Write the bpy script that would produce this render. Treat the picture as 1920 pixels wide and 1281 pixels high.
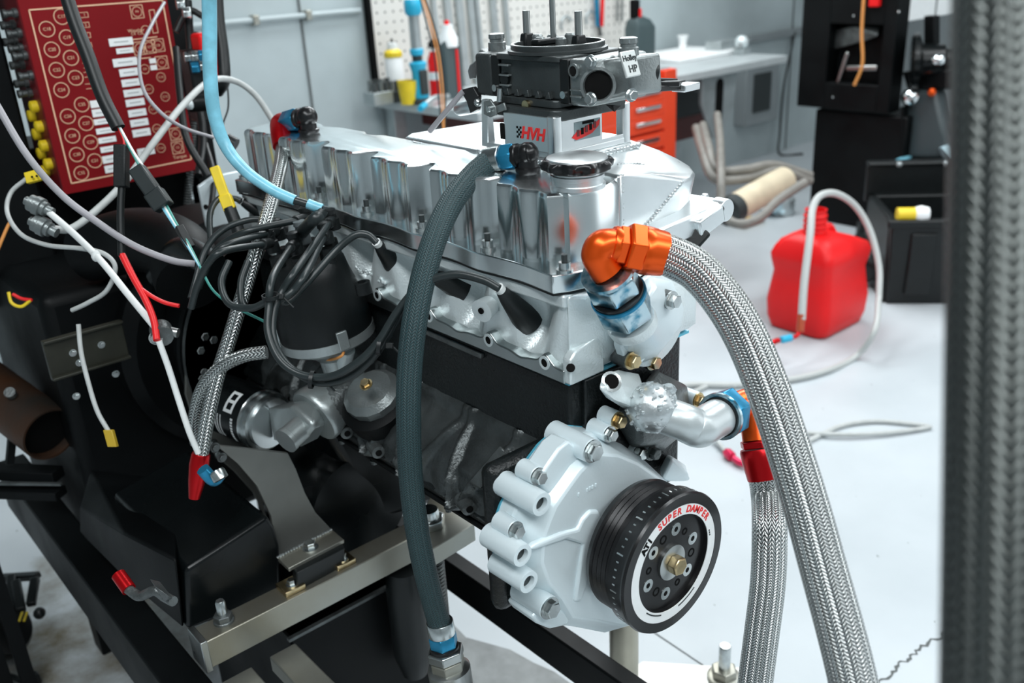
import bpy, bmesh, math, random
from mathutils import Vector, Matrix, noise as mnoise
random.seed(7)
PI = math.pi
V = Vector
for o in list(bpy.data.objects): bpy.data.objects.remove(o)
scene = bpy.context.scene
COL = scene.collection

# ------------------------------------------------------------------ camera
FPX, CXP, CYP = 1744.5, 960.0, 640.5
CAM = V((-.588, -.620, 1.255))
yaw, pitch, roll = .875657, .394874, .05692
fw = V((math.cos(yaw)*math.cos(pitch), math.sin(yaw)*math.cos(pitch), -math.sin(pitch)))
rt = V((math.sin(yaw), -math.cos(yaw), 0)); dn = fw.cross(rt)
RT = rt*math.cos(roll) + dn*math.sin(roll)
DN = dn*math.cos(roll) - rt*math.sin(roll)
cd = bpy.data.cameras.new('camera'); cam = bpy.data.objects.new('camera', cd); COL.objects.link(cam)
cd.sensor_fit = 'HORIZONTAL'; cd.sensor_width = 36.0; cd.lens = FPX/1920*36
cd.clip_start = .02; cd.clip_end = 60
cam.matrix_world = Matrix(((RT.x, -DN.x, -fw.x, CAM.x), (RT.y, -DN.y, -fw.y, CAM.y), (RT.z, -DN.z, -fw.z, CAM.z), (0, 0, 0, 1)))
cd.dof.use_dof = True; cd.dof.focus_distance = 1.0; cd.dof.aperture_fstop = 5.6
scene.camera = cam

def dirpx(px, py): return RT*((px-CXP)/FPX) + DN*((py-CYP)/FPX) + fw
def P(px, py, ax, v):
    """point of the photograph's sight line that lies on the plane x, y or z = v"""
    d = dirpx(px, py); i = 'xyz'.index(ax)
    return CAM + d*((v-CAM[i])/d[i])
def D(px, py, dep): return CAM + dirpx(px, py)*dep

# ------------------------------------------------------------------ light and exposure
world = bpy.data.worlds.new('world'); scene.world = world; world.use_nodes = True
bg = world.node_tree.nodes['Background']; bg.inputs[0].default_value = (.74, .86, .90, 1); bg.inputs[1].default_value = .10
vs = scene.view_settings
vs.view_transform = 'Standard'; vs.look = 'None'; vs.exposure = 0.0; vs.gamma = 1.0; vs.use_curve_mapping = False

def area(name, loc, sx, sy, power, aim=None, col=(.93, .98, 1.0)):
    l = bpy.data.lights.new(name, 'AREA'); l.shape = 'RECTANGLE'; l.size = sx; l.size_y = sy; l.energy = power; l.color = col
    o = bpy.data.objects.new(name, l); COL.objects.link(o); o.location = loc
    if aim is not None:
        o.rotation_euler = (V(aim)-V(loc)).to_track_quat('-Z', 'Y').to_euler()
    return o
# rows of shop ceiling lamps: over the bench side, over the engine, over the floor to the right
area('ceiling_lamp', (2.0, 1.9, 2.9), 2.6, .6, 40)
area('bench_fill_light', (2.0, 2.60, 2.45), 3.2, .4, 62, aim=(1.3, 1.0, .9))  # added lamp, placed so its reflection whitens the valve cover's top
area('ceiling_lamp', (3.4, .3, 2.9), 2.2, .6, 42)
area('ceiling_lamp', (1.3, .1, 2.9), .5, 1.6, 34)
area('ceiling_lamp', (-1.2, -1.1, 2.9), .6, 2.6, 72)
area('ceiling_lamp', (.4, -2.2, 2.9), 2.2, .6, 60)
area('ceiling_lamp', (2.4, -1.8, 2.9), 2.2, .5, 26)
# daylight from the open roll-up door on the right, beyond the frame
area('door_daylight', (4.4, -2.6, 1.5), 2.4, 2.6, 30, aim=(.6, .2, .8), col=(.92, .97, 1.0))

# ------------------------------------------------------------------ materials
MATS = {}
def mat(name, col, metal=0.0, rough=.5, var=.0, nscale=30.0, bump=0.0, bscale=200.0, rvar=0.0, col2=None, coat=0.0, stretch=None, emit=None, trans=0.0, ior=1.45, contrast=(.35, .65), spec=.5):
    if name in MATS: return MATS[name]
    m = bpy.data.materials.new(name); m.use_nodes = True; nt = m.node_tree; N = nt.nodes; L = nt.links
    b = N['Principled BSDF']
    b.inputs['Metallic'].default_value = metal; b.inputs['Roughness'].default_value = rough
    b.inputs['Base Color'].default_value = (*col, 1); b.inputs['Specular IOR Level'].default_value = spec
    if coat: b.inputs['Coat Weight'].default_value = coat; b.inputs['Coat Roughness'].default_value = .08
    if trans: b.inputs['Transmission Weight'].default_value = trans; b.inputs['IOR'].default_value = ior
    if emit: b.inputs['Emission Color'].default_value = (*emit[0], 1); b.inputs['Emission Strength'].default_value = emit[1]
    tc = N.new('ShaderNodeTexCoord'); mp = N.new('ShaderNodeMapping'); L.new(tc.outputs['Object'], mp.inputs[0])
    if stretch: mp.inputs['Scale'].default_value = stretch
    n = N.new('ShaderNodeTexNoise'); n.inputs['Scale'].default_value = nscale; n.inputs['Detail'].default_value = 6; L.new(mp.outputs[0], n.inputs['Vector'])
    if var or col2:
        r = N.new('ShaderNodeValToRGB')
        c2 = col2 if col2 else tuple(max(0, c*(1-var)) for c in col)
        r.color_ramp.elements[0].color = (*c2, 1); r.color_ramp.elements[1].color = (*col, 1)
        r.color_ramp.elements[0].position = contrast[0]; r.color_ramp.elements[1].position = contrast[1]
        L.new(n.outputs['Fac'], r.inputs[0]); L.new(r.outputs[0], b.inputs['Base Color'])
    if rvar:
        mr = N.new('ShaderNodeMapRange'); mr.inputs['From Min'].default_value = .3; mr.inputs['From Max'].default_value = .7
        mr.inputs['To Min'].default_value = max(.02, rough-rvar); mr.inputs['To Max'].default_value = min(1, rough+rvar)
        L.new(n.outputs['Fac'], mr.inputs[0]); L.new(mr.outputs[0], b.inputs['Roughness'])
    if bump:
        n2 = N.new('ShaderNodeTexNoise'); n2.inputs['Scale'].default_value = bscale; n2.inputs['Detail'].default_value = 3; L.new(mp.outputs[0], n2.inputs['Vector'])
        bp = N.new('ShaderNodeBump'); bp.inputs['Strength'].default_value = bump; bp.inputs['Distance'].default_value = .002
        L.new(n2.outputs['Fac'], bp.inputs['Height']); L.new(bp.outputs[0], b.inputs['Normal'])
    MATS[name] = m
    return m

def braid(name, col, gap, columns=26.0, pitch=260.0, metal=1.0, rough=.28, strength=.7):
    """woven sheath: herringbone of wire bundles, from the hose's own u (around) and v (metres along)"""
    m = bpy.data.materials.new(name); m.use_nodes = True; nt = m.node_tree; N = nt.nodes; L = nt.links
    b = N['Principled BSDF']; b.inputs['Metallic'].default_value = metal; b.inputs['Roughness'].default_value = rough
    uv = N.new('ShaderNodeUVMap'); sp = N.new('ShaderNodeSeparateXYZ'); L.new(uv.outputs[0], sp.inputs[0])
    def M(op, a, b_=None, c_=None):
        x = N.new('ShaderNodeMath'); x.operation = op
        for i, q in enumerate((a, b_, c_)):
            if q is None: continue
            if isinstance(q, (int, float)): x.inputs[i].default_value = q
            else: L.new(q, x.inputs[i])
        return x.outputs[0]
    u = M('MULTIPLY', sp.outputs[0], columns); v = M('MULTIPLY', sp.outputs[1], pitch)
    fr = M('FRACT', u); par = M('MODULO', M('FLOOR', u), 2.0)
    sg = M('SUBTRACT', M('MULTIPLY', par, 2.0), 1.0)
    ph = M('ADD', v, M('MULTIPLY', M('MULTIPLY', sg, fr), 1.1))
    s = M('ABSOLUTE', M('SINE', M('MULTIPLY', ph, PI)))
    edge = M('POWER', M('SINE', M('MULTIPLY', fr, PI)), .45)
    h = M('MULTIPLY', s, edge)
    rp = N.new('ShaderNodeValToRGB'); rp.color_ramp.elements[0].color = (*gap, 1); rp.color_ramp.elements[1].color = (*col, 1)
    rp.color_ramp.elements[0].position = .12; rp.color_ramp.elements[1].position = .5
    L.new(h, rp.inputs[0]); L.new(rp.outputs[0], b.inputs['Base Color'])
    bp = N.new('ShaderNodeBump'); bp.inputs['Strength'].default_value = strength; bp.inputs['Distance'].default_value = .0018
    L.new(h, bp.inputs['Height']); L.new(bp.outputs[0], b.inputs['Normal'])
    MATS[name] = m
    return m

M_billet = mat('billet_aluminium', (.86, .91, .92), 1.0, .21, var=.05, nscale=8, rvar=.04, bump=.03, bscale=40, stretch=(1, 1, .04))
M_billet2 = mat('machined_aluminium', (.84, .88, .89), 1.0, .33, var=.08, nscale=20, rvar=.06)
M_cast = mat('cast_aluminium', (.76, .83, .84), .45, .36, var=.12, nscale=14, bump=.25, bscale=420, rvar=.08)
M_castlt = mat('satin_aluminium_casting', (.70, .79, .82), .20, .36, var=.05, nscale=10, bump=.06, bscale=350)
M_alloy = mat('dull_grey_alloy', (.44, .48, .48), .7, .34, var=.2, nscale=14, bump=.12, bscale=380)
M_weld = mat('weld_bead_aluminium', (.66, .70, .71), .9, .38, var=.15, nscale=60, bump=.6, bscale=90)
M_iron = mat('black_painted_iron', (.007, .0095, .010), .1, .36, spec=.4, var=.45, nscale=25, bump=.5, bscale=260, rvar=.1)
M_ironlt = mat('worn_and_highlit_iron', (.15, .165, .165), .6, .36, var=.5, nscale=30, bump=.5, bscale=260)  # grey lightened so the crankcase webs' highlights sit in the colour
M_black = mat('black_enamel', (.003, .004, .0045), 0, .5, spec=.16, var=.4, nscale=6, rvar=.1, bump=.05, bscale=150)
M_blackgl = mat('glossy_black_paint', (.0035, .005, .0055), 0, .28, var=.3, nscale=5, rvar=.08, spec=.3)
M_blkan = mat('black_anodised_aluminium', (.012, .012, .013), .3, .28, var=.2, nscale=40)
M_rub = mat('black_rubber', (.008, .0105, .011), 0, .42, spec=.4, var=.2, nscale=30)
M_wire = mat('charcoal_silicone_wire', (.018, .025, .026), 0, .36, spec=.45, var=.2, nscale=40)
M_plast = mat('black_plastic', (.006, .008, .0085), 0, .40, spec=.35, var=.25, nscale=25, bump=.08, bscale=300)
M_carb = mat('grey_carburettor_casting', (.30, .33, .33), .7, .36, var=.35, nscale=18, bump=.2, bscale=380, rvar=.08)
M_carbd = mat('dark_carburettor_casting', (.075, .085, .086), .6, .38, var=.35, nscale=18, bump=.2, bscale=380)
M_steel = mat('bare_steel', (.52, .54, .53), 1.0, .32, var=.25, nscale=9, rvar=.1)
M_steelw = mat('mill_finish_steel', (.42, .43, .40), .85, .42, var=.35, nscale=5, rvar=.12, col2=(.30, .28, .22))
M_zinc = mat('zinc_bolt', (.66, .70, .70), 1.0, .26, var=.25, nscale=90)
M_gold = mat('yellow_zinc', (.66, .52, .30), 1.0, .28, var=.3, nscale=60)
M_chrome = mat('polished_chrome', (.82, .85, .86), 1.0, .08)
M_orange = mat('orange_anodised', (.90, .10, .006), .65, .27, var=.15, nscale=12)
M_red = mat('red_anodised', (.55, .004, .008), .7, .28, var=.2, nscale=12)
M_blue = mat('blue_anodised', (.025, .27, .48), .6, .28, var=.3, nscale=40)
M_bluesil = mat('worn_blue_zinc', (.50, .64, .70), .95, .24, nscale=55, col2=(.03, .22, .34), contrast=(.38, .52))
M_bluetube = mat('pale_blue_tube', (.22, .56, .70), 0, .3, var=.25, nscale=60)
M_redbox = mat('dark_red_panel_paint', (.20, .003, .006), 0, .5, spec=.2, var=.12, nscale=7)
M_redside = mat('dark_red_enclosure', (.16, .006, .010), 0, .45, var=.2, nscale=7)
M_tan = mat('tan_print', (.80, .50, .32), 0, .6)
M_white = mat('white_label', (.86, .88, .88), 0, .6, var=.05, nscale=40)
M_yellow = mat('yellow_plastic', (.85, .62, .02), 0, .45, var=.12, nscale=30)
M_greyw = mat('grey_cable', (.50, .52, .51), 0, .45, var=.15, nscale=50)
M_whitew = mat('white_cable', (.78, .80, .79), 0, .45)
M_purplew = mat('mauve_cable', (.30, .29, .31), 0, .45)
M_redw = mat('red_wire', (.72, .012, .015), 0, .4)
M_orangew = mat('orange_wire', (.72, .30, .08), 0, .5)
M_greenw = mat('green_wire', (.05, .28, .24), 0, .45)
M_blkflat = mat('flat_black_and_hole_shade', (.004, .004, .004), 0, .7, spec=.1)  # also caps holes and slots with flat black, standing in for their shade
M_textred = mat('red_print', (.75, .02, .02), 0, .55)
M_textgrey = mat('etched_grey', (.035, .042, .043), .1, .5, spec=.3)
M_seal = mat('blue_sealant', (.10, .45, .60), 0, .35)
M_rust = mat('heat_stained_pipe', (.045, .038, .032), .6, .5, nscale=9, col2=(.09, .038, .018), bump=.2, bscale=120)
M_olive = mat('dull_olive_bracket', (.035, .036, .026), .3, .5, var=.4, nscale=20)
M_toolred = mat('orange_red_cabinet', (.80, .065, .02), 0, .35, var=.06, nscale=10)
M_canred = mat('red_polyethylene', (.82, .010, .012), 0, .42, spec=.3, var=.08, nscale=8, bump=.04, bscale=120)
M_beige = mat('beige_cardboard_tube', (.62, .53, .38), 0, .6, var=.2, nscale=12)
M_braid = braid('stainless_braid', (.66, .68, .67), (.045, .05, .05), 30, 330)
M_braidn = braid('fine_stainless_braid', (.66, .69, .68), (.05, .055, .055), 12, 210)
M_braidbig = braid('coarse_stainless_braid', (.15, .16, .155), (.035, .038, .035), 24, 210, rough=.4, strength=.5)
M_nylon = braid('dark_green_nylon_braid', (.020, .052, .058), (.005, .012, .014), 24, 330, metal=.0, rough=.55, strength=.5)

# ------------------------------------------------------------------ geometry helpers
WL = {}   # world location of each object's origin (no object here is rotated)
class MB:
    def __init__(s): s.v = []; s.f = []; s.uv = {}
    def face(s, idx, uv=None):
        s.f.append(tuple(idx))
        if uv: s.uv[len(s.f)-1] = uv
    def pts(s, ps):
        b = len(s.v); s.v += [V(p) for p in ps]; return b
    def hexa(s, p):      # bottom 4 (ccw from above), top 4
        b = s.pts(p)
        for q in ((3, 2, 1, 0), (4, 5, 6, 7), (0, 1, 5, 4), (1, 2, 6, 5), (2, 3, 7, 6), (3, 0, 4, 7)): s.face([b+i for i in q])
        return s
    def box(s, lo, hi):
        (a, b, c), (d, e, f) = lo, hi
        return s.hexa([(a, b, c), (d, b, c), (d, e, c), (a, e, c), (a, b, f), (d, b, f), (d, e, f), (a, e, f)])
    def obox(s, c, ax, ay, az):   # half-axis vectors
        c, ax, ay, az = V(c), V(ax), V(ay), V(az)
        return s.hexa([c-ax-ay-az, c+ax-ay-az, c+ax+ay-az, c-ax+ay-az, c-ax-ay+az, c+ax-ay+az, c+ax+ay+az, c-ax+ay+az])
    def bar(s, p, q, w, h, up=(0, 0, 1)):
        p, q = V(p), V(q); d = q-p; side = d.cross(V(up)).normalized(); u = side.cross(d).normalized()
        return s.obox((p+q)/2, d/2, -side*w/2, u*h/2)
    def prism(s, poly, axis, lo, hi, scale=1.0, center=None):
        def m(a, b, w): return {'x': (w, a, b), 'y': (a, w, b), 'z': (a, b, w)}[axis]
        n = len(poly)
        if center is None: center = (sum(p[0] for p in poly)/n, sum(p[1] for p in poly)/n)
        A = [m(a, b, lo) for a, b in poly]
        Bq = [m(center[0]+(a-center[0])*scale, center[1]+(b-center[1])*scale, hi) for a, b in poly]
        return s.loft([A, Bq])
    def loft(s, rings, closed=True, cap=True, uv=None):
        n = len(rings[0]); b = [s.pts(r) for r in rings]
        for i in range(len(rings)-1):
            for j in range(n if closed else n-1):
                k = (j+1) % n
                s.face([b[i]+j, b[i]+k, b[i+1]+k, b[i+1]+j], [(j/n, uv[i]), ((j+1)/n, uv[i]), ((j+1)/n, uv[i+1]), (j/n, uv[i+1])] if uv else None)
        if cap:
            s.face([b[0]+j for j in reversed(range(n))]); s.face([b[-1]+j for j in range(n)])
        return s
    def lathe(s, prof, o, d, n=24, flat=None):
        o, d = V(o), V(d).normalized(); a = d.orthogonal().normalized(); b = d.cross(a)
        rings = []
        for r, t in prof:
            rings.append([o+d*t+(a*math.cos(2*PI*j/n)+b*math.sin(2*PI*j/n))*max(r, 1e-5) for j in range(n)])
        return s.loft(rings)
    def cyl(s, p, q, r, r2=None, n=20):
        p, q = V(p), V(q)
        return s.lathe([(r, 0), (r if r2 is None else r2, (q-p).length)], p, q-p, n)
    def ring(s, c, d, r0, r1, t, n=40):   # washer of inner r0, outer r1, thickness t along d
        c, d = V(c), V(d).normalized(); a = d.orthogonal().normalized(); b = d.cross(a)
        R = []
        for r, h in ((r0, 0), (r1, 0), (r1, t), (r0, t), (r0, 0)):
            R.append([c+d*h+(a*math.cos(2*PI*j/n)+b*math.sin(2*PI*j/n))*r for j in range(n)])
        return s.loft(R, cap=False)
    def hexn(s, c, d, r, h, ref=None): # hex prism
        c, d = V(c), V(d).normalized(); a = (V(ref) - d*V(ref).dot(d)).normalized() if ref else d.orthogonal().normalized(); b = d.cross(a)
        def rg(rr, t): return [c+d*t+(a*math.cos(PI/3*j)+b*math.sin(PI/3*j))*rr for j in range(6)]
        return s.loft([rg(r*.93, 0), rg(r, h*.1), rg(r, h*.9), rg(r*.9, h)])
    def bolt(s, c, d, r, h):
        c, d = V(c), V(d).normalized()
        s.cyl(c, c+d*h*.2, r*1.35, n=20); s.hexn(c+d*h*.2, d, r, h*.8); return s
    def ball(s, c, r, n=16, sq=(1, 1, 1)):
        c = V(c); rings = []
        for i in range(1, n//2):
            t = PI*i/(n//2)
            rings.append([c+V((math.sin(t)*math.cos(2*PI*j/n)*sq[0], math.sin(t)*math.sin(2*PI*j/n)*sq[1], -math.cos(t)*sq[2]))*r for j in range(n)])
        return s.loft(rings)
    def tube(s, pts, r, n=12, res=8, cap=True, smooth=True):
        ps = [V(p) for p in pts]
        rr = list(r) if isinstance(r, (list, tuple)) else [r]*len(ps)
        if smooth and len(ps) > 2:
            out = []; ro = []
            for i in range(len(ps)-1):
                p0 = ps[i-1] if i else ps[0]*2-ps[1]; p1 = ps[i]; p2 = ps[i+1]; p3 = ps[i+2] if i+2 < len(ps) else p2*2-p1
                for k in range(res):
                    t = k/res
                    out.append(.5*((2*p1)+(p2-p0)*t+(2*p0-5*p1+4*p2-p3)*t*t+(3*p1-p0-3*p2+p3)*t**3)); ro.append(rr[i]*(1-t)+rr[i+1]*t)
            out.append(ps[-1]); ro.append(rr[-1]); ps, rr = out, ro
        tan = []
        for i in range(len(ps)):
            a = ps[max(0, i-1)]; b = ps[min(len(ps)-1, i+1)]; tan.append((b-a).normalized())
        nrm = tan[0].orthogonal().normalized(); rings = []; L = [0.0]
        for i in range(len(ps)):
            if i:
                nrm = (nrm - tan[i]*nrm.dot(tan[i])).normalized(); L.append(L[-1]+(ps[i]-ps[i-1]).length)
            bn = tan[i].cross(nrm)
            rings.append([ps[i]+(nrm*math.cos(2*PI*j/n)+bn*math.sin(2*PI*j/n))*rr[i] for j in range(n)])
        s.loft(rings, uv=L, cap=cap); return s
    def hull(s, pts):
        bm = bmesh.new()
        for p in pts: bm.verts.new(p)
        r = bmesh.ops.convex_hull(bm, input=bm.verts)
        bmesh.ops.delete(bm, geom=[g for g in r['geom_interior'] if isinstance(g, bmesh.types.BMVert)], context='VERTS')
        bmesh.ops.dissolve_limit(bm, angle_limit=.02, verts=bm.verts, edges=bm.edges)
        bm.verts.index_update(); b = s.pts([v.co for v in bm.verts])
        for f in bm.faces: s.face([b+v.index for v in f.verts])
        bm.free(); return s
    def xf(s, M):
        s.v = [M @ p for p in s.v]; return s
    def build(s, name, m, parent=None, bevel=0.0, smooth=38, label=None, seg=2, kind=None):
        me = bpy.data.meshes.new(name)
        xs = [p.x for p in s.v]; ys = [p.y for p in s.v]; zs = [p.z for p in s.v]
        o = V(((min(xs)+max(xs))/2, (min(ys)+max(ys))/2, min(zs)))
        me.from_pydata([tuple(p-o) for p in s.v], [], s.f)
        if s.uv:
            ul = me.uv_layers.new(name='UVMap')
            for pi, p in enumerate(me.polygons):
                q = s.uv.get(pi)
                if q:
                    for k, li in enumerate(p.loop_indices): ul.data[li].uv = q[k]
        bm = bmesh.new(); bm.from_mesh(me); bmesh.ops.recalc_face_normals(bm, faces=bm.faces); bm.to_mesh(me); bm.free()
        if smooth:
            for p in me.polygons: p.use_smooth = True
            me.set_sharp_from_angle(angle=math.radians(smooth))
        me.materials.append(m)
        ob = bpy.data.objects.new(name, me); COL.objects.link(ob)
        place(ob, o, parent)
        if bevel:
            md = ob.modifiers.new('bevel', 'BEVEL'); md.width = bevel; md.segments = seg; md.limit_method = 'ANGLE'; md.angle_limit = math.radians(35)
        if label: ob['label'] = label
        if kind: ob['kind'] = kind
        return ob

def place(ob, o, parent=None):
    WL[ob] = V(o)
    if parent is not None:
        ob.parent = parent; ob.location = V(o)-WL[parent]
    else: ob.location = o
def thing(name, label, cat, loc, group=None):
    o = bpy.data.objects.new(name, None); COL.objects.link(o); o.empty_display_size = .05; place(o, V(loc))
    return tag(o, label, cat, group)
def tag(o, label, cat, group=None):
    o['label'] = label; o['category'] = cat
    if group: o['group'] = group
    return o
def struct(o): o['kind'] = 'structure'; return o

def text(s, size, loc, xd, yd, m, parent, name='lettering', ext=.0002, align='CENTER', shear=0.0, bold=0.0):
    cu = bpy.data.curves.new('lettering_curve', 'FONT'); cu.body = s; cu.size = size; cu.align_x = align; cu.align_y = 'CENTER'; cu.extrude = ext; cu.shear = shear; cu.offset = bold
    cu.resolution_u = 3
    t = bpy.data.objects.new('lettering_source', cu); COL.objects.link(t)
    dg = bpy.context.evaluated_depsgraph_get(); dg.update()
    me = bpy.data.meshes.new_from_object(t.evaluated_get(dg)); bpy.data.objects.remove(t)
    xd = V(xd).normalized(); yd = V(yd).normalized(); zd = xd.cross(yd)
    Mx = Matrix(((xd.x, yd.x, zd.x, 0), (xd.y, yd.y, zd.y, 0), (xd.z, yd.z, zd.z, 0), (0, 0, 0, 1)))
    me.transform(Mx); me.materials.clear(); me.materials.append(m)
    ob = bpy.data.objects.new(name, me); COL.objects.link(ob); place(ob, V(loc), parent)
    return ob
def rrect(x0, x1, y0, y1, r, k=4):
    out = []
    for cx, cy, a in ((x1-r, y1-r, 0), (x0+r, y1-r, PI/2), (x0+r, y0+r, PI), (x1-r, y0+r, 1.5*PI)):
        for i in range(k+1): out.append((cx+r*math.cos(a+PI/2*i/k), cy+r*math.sin(a+PI/2*i/k)))
    return out

# ================================================================== setting
def floor_material():
    m = bpy.data.materials.new('painted_concrete_floor'); m.use_nodes = True; nt = m.node_tree; N = nt.nodes; L = nt.links
    b = N['Principled BSDF']; b.inputs['Roughness'].default_value = .42
    g = N.new('ShaderNodeNewGeometry')
    n1 = N.new('ShaderNodeTexNoise'); n1.inputs['Scale'].default_value = 2.2; n1.inputs['Detail'].default_value = 9; L.new(g.outputs['Position'], n1.inputs['Vector'])
    r1 = N.new('ShaderNodeValToRGB'); r1.color_ramp.elements[0].color = (.43, .47, .495, 1); r1.color_ramp.elements[1].color = (.50, .54, .565, 1)
    r1.color_ramp.elements[0].position = .35; r1.color_ramp.elements[1].position = .6; L.new(n1.outputs['Fac'], r1.inputs[0])
    # oil stains: brown blotches around the dyno stand's outer side
    n2 = N.new('ShaderNodeTexNoise'); n2.inputs['Scale'].default_value = 5.5; n2.inputs['Detail'].default_value = 7; n2.inputs['Roughness'].default_value = .65; L.new(g.outputs['Position'], n2.inputs['Vector'])
    vm = N.new('ShaderNodeVectorMath'); vm.operation = 'DISTANCE'; L.new(g.outputs['Position'], vm.inputs[0]); vm.inputs[1].default_value = (-.25, 1.15, 0)
    mr = N.new('ShaderNodeMapRange'); mr.inputs['From Min'].default_value = .15; mr.inputs['From Max'].default_value = .75; mr.inputs['To Min'].default_value = .22; mr.inputs['To Max'].default_value = -.25
    L.new(vm.outputs['Value'], mr.inputs[0])
    ad = N.new('ShaderNodeMath'); ad.operation = 'ADD'; L.new(n2.outputs['Fac'], ad.inputs[0]); L.new(mr.outputs[0], ad.inputs[1])
    r2 = N.new('ShaderNodeValToRGB'); r2.color_ramp.elements[0].color = (0, 0, 0, 1); r2.color_ramp.elements[1].color = (1, 1, 1, 1)
    r2.color_ramp.elements[0].position = .56; r2.color_ramp.elements[1].position = .85; L.new(ad.outputs[0], r2.inputs[0])
    mx = N.new('ShaderNodeMix'); mx.data_type = 'RGBA'; L.new(r2.outputs[0], mx.inputs[0]); L.new(r1.outputs[0], mx.inputs[6]); mx.inputs[7].default_value = (.13, .105, .06, 1)
    # fine black specks
    n3 = N.new('ShaderNodeTexNoise'); n3.inputs['Scale'].default_value = 55; n3.inputs['Detail'].default_value = 2; L.new(g.outputs['Position'], n3.inputs['Vector'])
    r3 = N.new('ShaderNodeValToRGB'); r3.color_ramp.elements[0].color = (0, 0, 0, 1); r3.color_ramp.elements[1].color = (1, 1, 1, 1)
    r3.color_ramp.elements[0].position = .745; r3.color_ramp.elements[1].position = .77; L.new(n3.outputs['Fac'], r3.inputs[0])
    m2 = N.new('ShaderNodeMix'); m2.data_type = 'RGBA'; L.new(r3.outputs[0], m2.inputs[0]); L.new(mx.outputs[2], m2.inputs[6]); m2.inputs[7].default_value = (.10, .11, .11, 1)
    L.new(m2.outputs[2], b.inputs['Base Color'])
    bp = N.new('ShaderNodeBump'); bp.inputs['Strength'].default_value = .08; bp.inputs['Distance'].default_value = .002; L.new(n3.outputs['Fac'], bp.inputs['Height']); L.new(bp.outputs[0], b.inputs['Normal'])
    return m
M_floor = floor_material()
M_wall = mat('grey_painted_wall', (.44, .505, .52), 0, .5, var=.22, nscale=2.2, contrast=(.3, .6))
M_wall2 = mat('grey_side_wall', (.26, .29, .30), 0, .6, var=.2, nscale=2)
M_ceil = mat('shop_ceiling', (.16, .175, .18), 0, .8, var=.2, nscale=3)
X0, X1, Y0, Y1, H = -3.2, 5.6, -3.6, 2.80, 3.1
fl = struct(MB().box((X0, Y0, -.1), (X1, Y1, 0)).build('floor', M_floor)); fl['label'] = 'pale painted concrete floor with oil stains and a crack'
wb = struct(MB().box((X0, Y1, 0), (X1, Y1+.12, H)).build('wall_back', M_wall)); wb['label'] = 'grey painted panel wall behind the workbench'
struct(MB().box((X1, Y0, 0), (X1+.12, Y1, H)).build('wall_right', M_wall2))
struct(MB().box((X0-.12, Y0, 0), (X0, Y1, H)).build('wall_left', M_wall2))
struct(MB().box((X0, Y0-.12, 0), (X1, Y0, H)).build('wall_front', M_wall2))
struct(MB().box((X0, Y0, H), (X1, Y1, H+.1)).build('ceiling', M_ceil))
M_seam = mat('dark_seam', (.10, .11, .11), 0, .8)
# floor crack and saw-cut joint, wall panel joints
def strip(path, w, m, name, parent, jit=0.0):
    b = MB(); pts = [V(p) for p in path]; dense = []
    for i in range(len(pts)-1):
        for k in range(10): dense.append(pts[i].lerp(pts[i+1], k/10))
    dense.append(pts[-1])
    L, R = [], []
    for i, p in enumerate(dense):
        d = (dense[min(i+1, len(dense)-1)]-dense[max(0, i-1)]).normalized(); sdir = V((-d.y, d.x, 0))
        q = p + sdir*random.uniform(-jit, jit); ww = w*random.uniform(.5, 1.3) if jit else w
        L.append(q+sdir*ww/2); R.append(q-sdir*ww/2)
    for i in range(len(dense)-1):
        a = b.pts([L[i], R[i], R[i+1], L[i+1]]); b.face([a, a+1, a+2, a+3])
    return b.build(name, m, parent, smooth=0)
zf = .0008
strip([P(1645, 1281, 'z', zf), P(1690, 1245, 'z', zf), P(1725, 1215, 'z', zf), P(1775, 1188, 'z', zf), P(1830, 1150, 'z', zf)], .006, M_seam, 'crack', fl, jit=.006)
strip([P(1225, 1185, 'z', zf), P(1325, 1252, 'z', zf), P(1420, 1315, 'z', zf)], .003, M_seam, 'floor_joint', fl)
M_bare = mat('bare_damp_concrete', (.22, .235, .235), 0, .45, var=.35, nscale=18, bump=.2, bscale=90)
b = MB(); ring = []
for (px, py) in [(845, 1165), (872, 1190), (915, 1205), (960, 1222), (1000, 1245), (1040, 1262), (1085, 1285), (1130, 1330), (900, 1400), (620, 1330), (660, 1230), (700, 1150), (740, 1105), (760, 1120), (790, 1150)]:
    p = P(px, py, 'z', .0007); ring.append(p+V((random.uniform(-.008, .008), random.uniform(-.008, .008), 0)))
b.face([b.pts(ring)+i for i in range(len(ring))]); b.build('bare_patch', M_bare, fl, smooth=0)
for px in (567, 1485):
    x = P(px, 60, 'y', Y1-.001).x
    MB().box((x-.004, Y1-.006, 0), (x+.004, Y1, H)).build('panel_joint', M_seam, wb)
cz = P(520, 34, 'y', Y1-.02).z
MB().cyl((P(330, 55, 'y', Y1-.02).x, Y1-.02, cz), (1.55, Y1-.02, cz), .011).build('conduit', M_wall, wb)
for px in (478, 578):
    x = P(px, 38, 'y', Y1-.02).x; MB().box((x-.012, Y1-.036, cz-.018), (x+.012, Y1-.001, cz+.018)).build('conduit_clip', M_steelw, wb, bevel=.003)
zt = P(1440, 68, 'y', Y1-.02).z
MB().box((P(1400, 70, 'y', Y1).x, Y1-.03, zt-.02), (X1-.01, Y1, zt+.02)).build('cable_trunking', M_wall2, wb, bevel=.004)

# ================================================================== the engine
eng = thing('engine', 'inline six cylinder engine with silver fluted cover, carburettor and black block on a test stand', 'engine', (.08, .35, .42))

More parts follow.
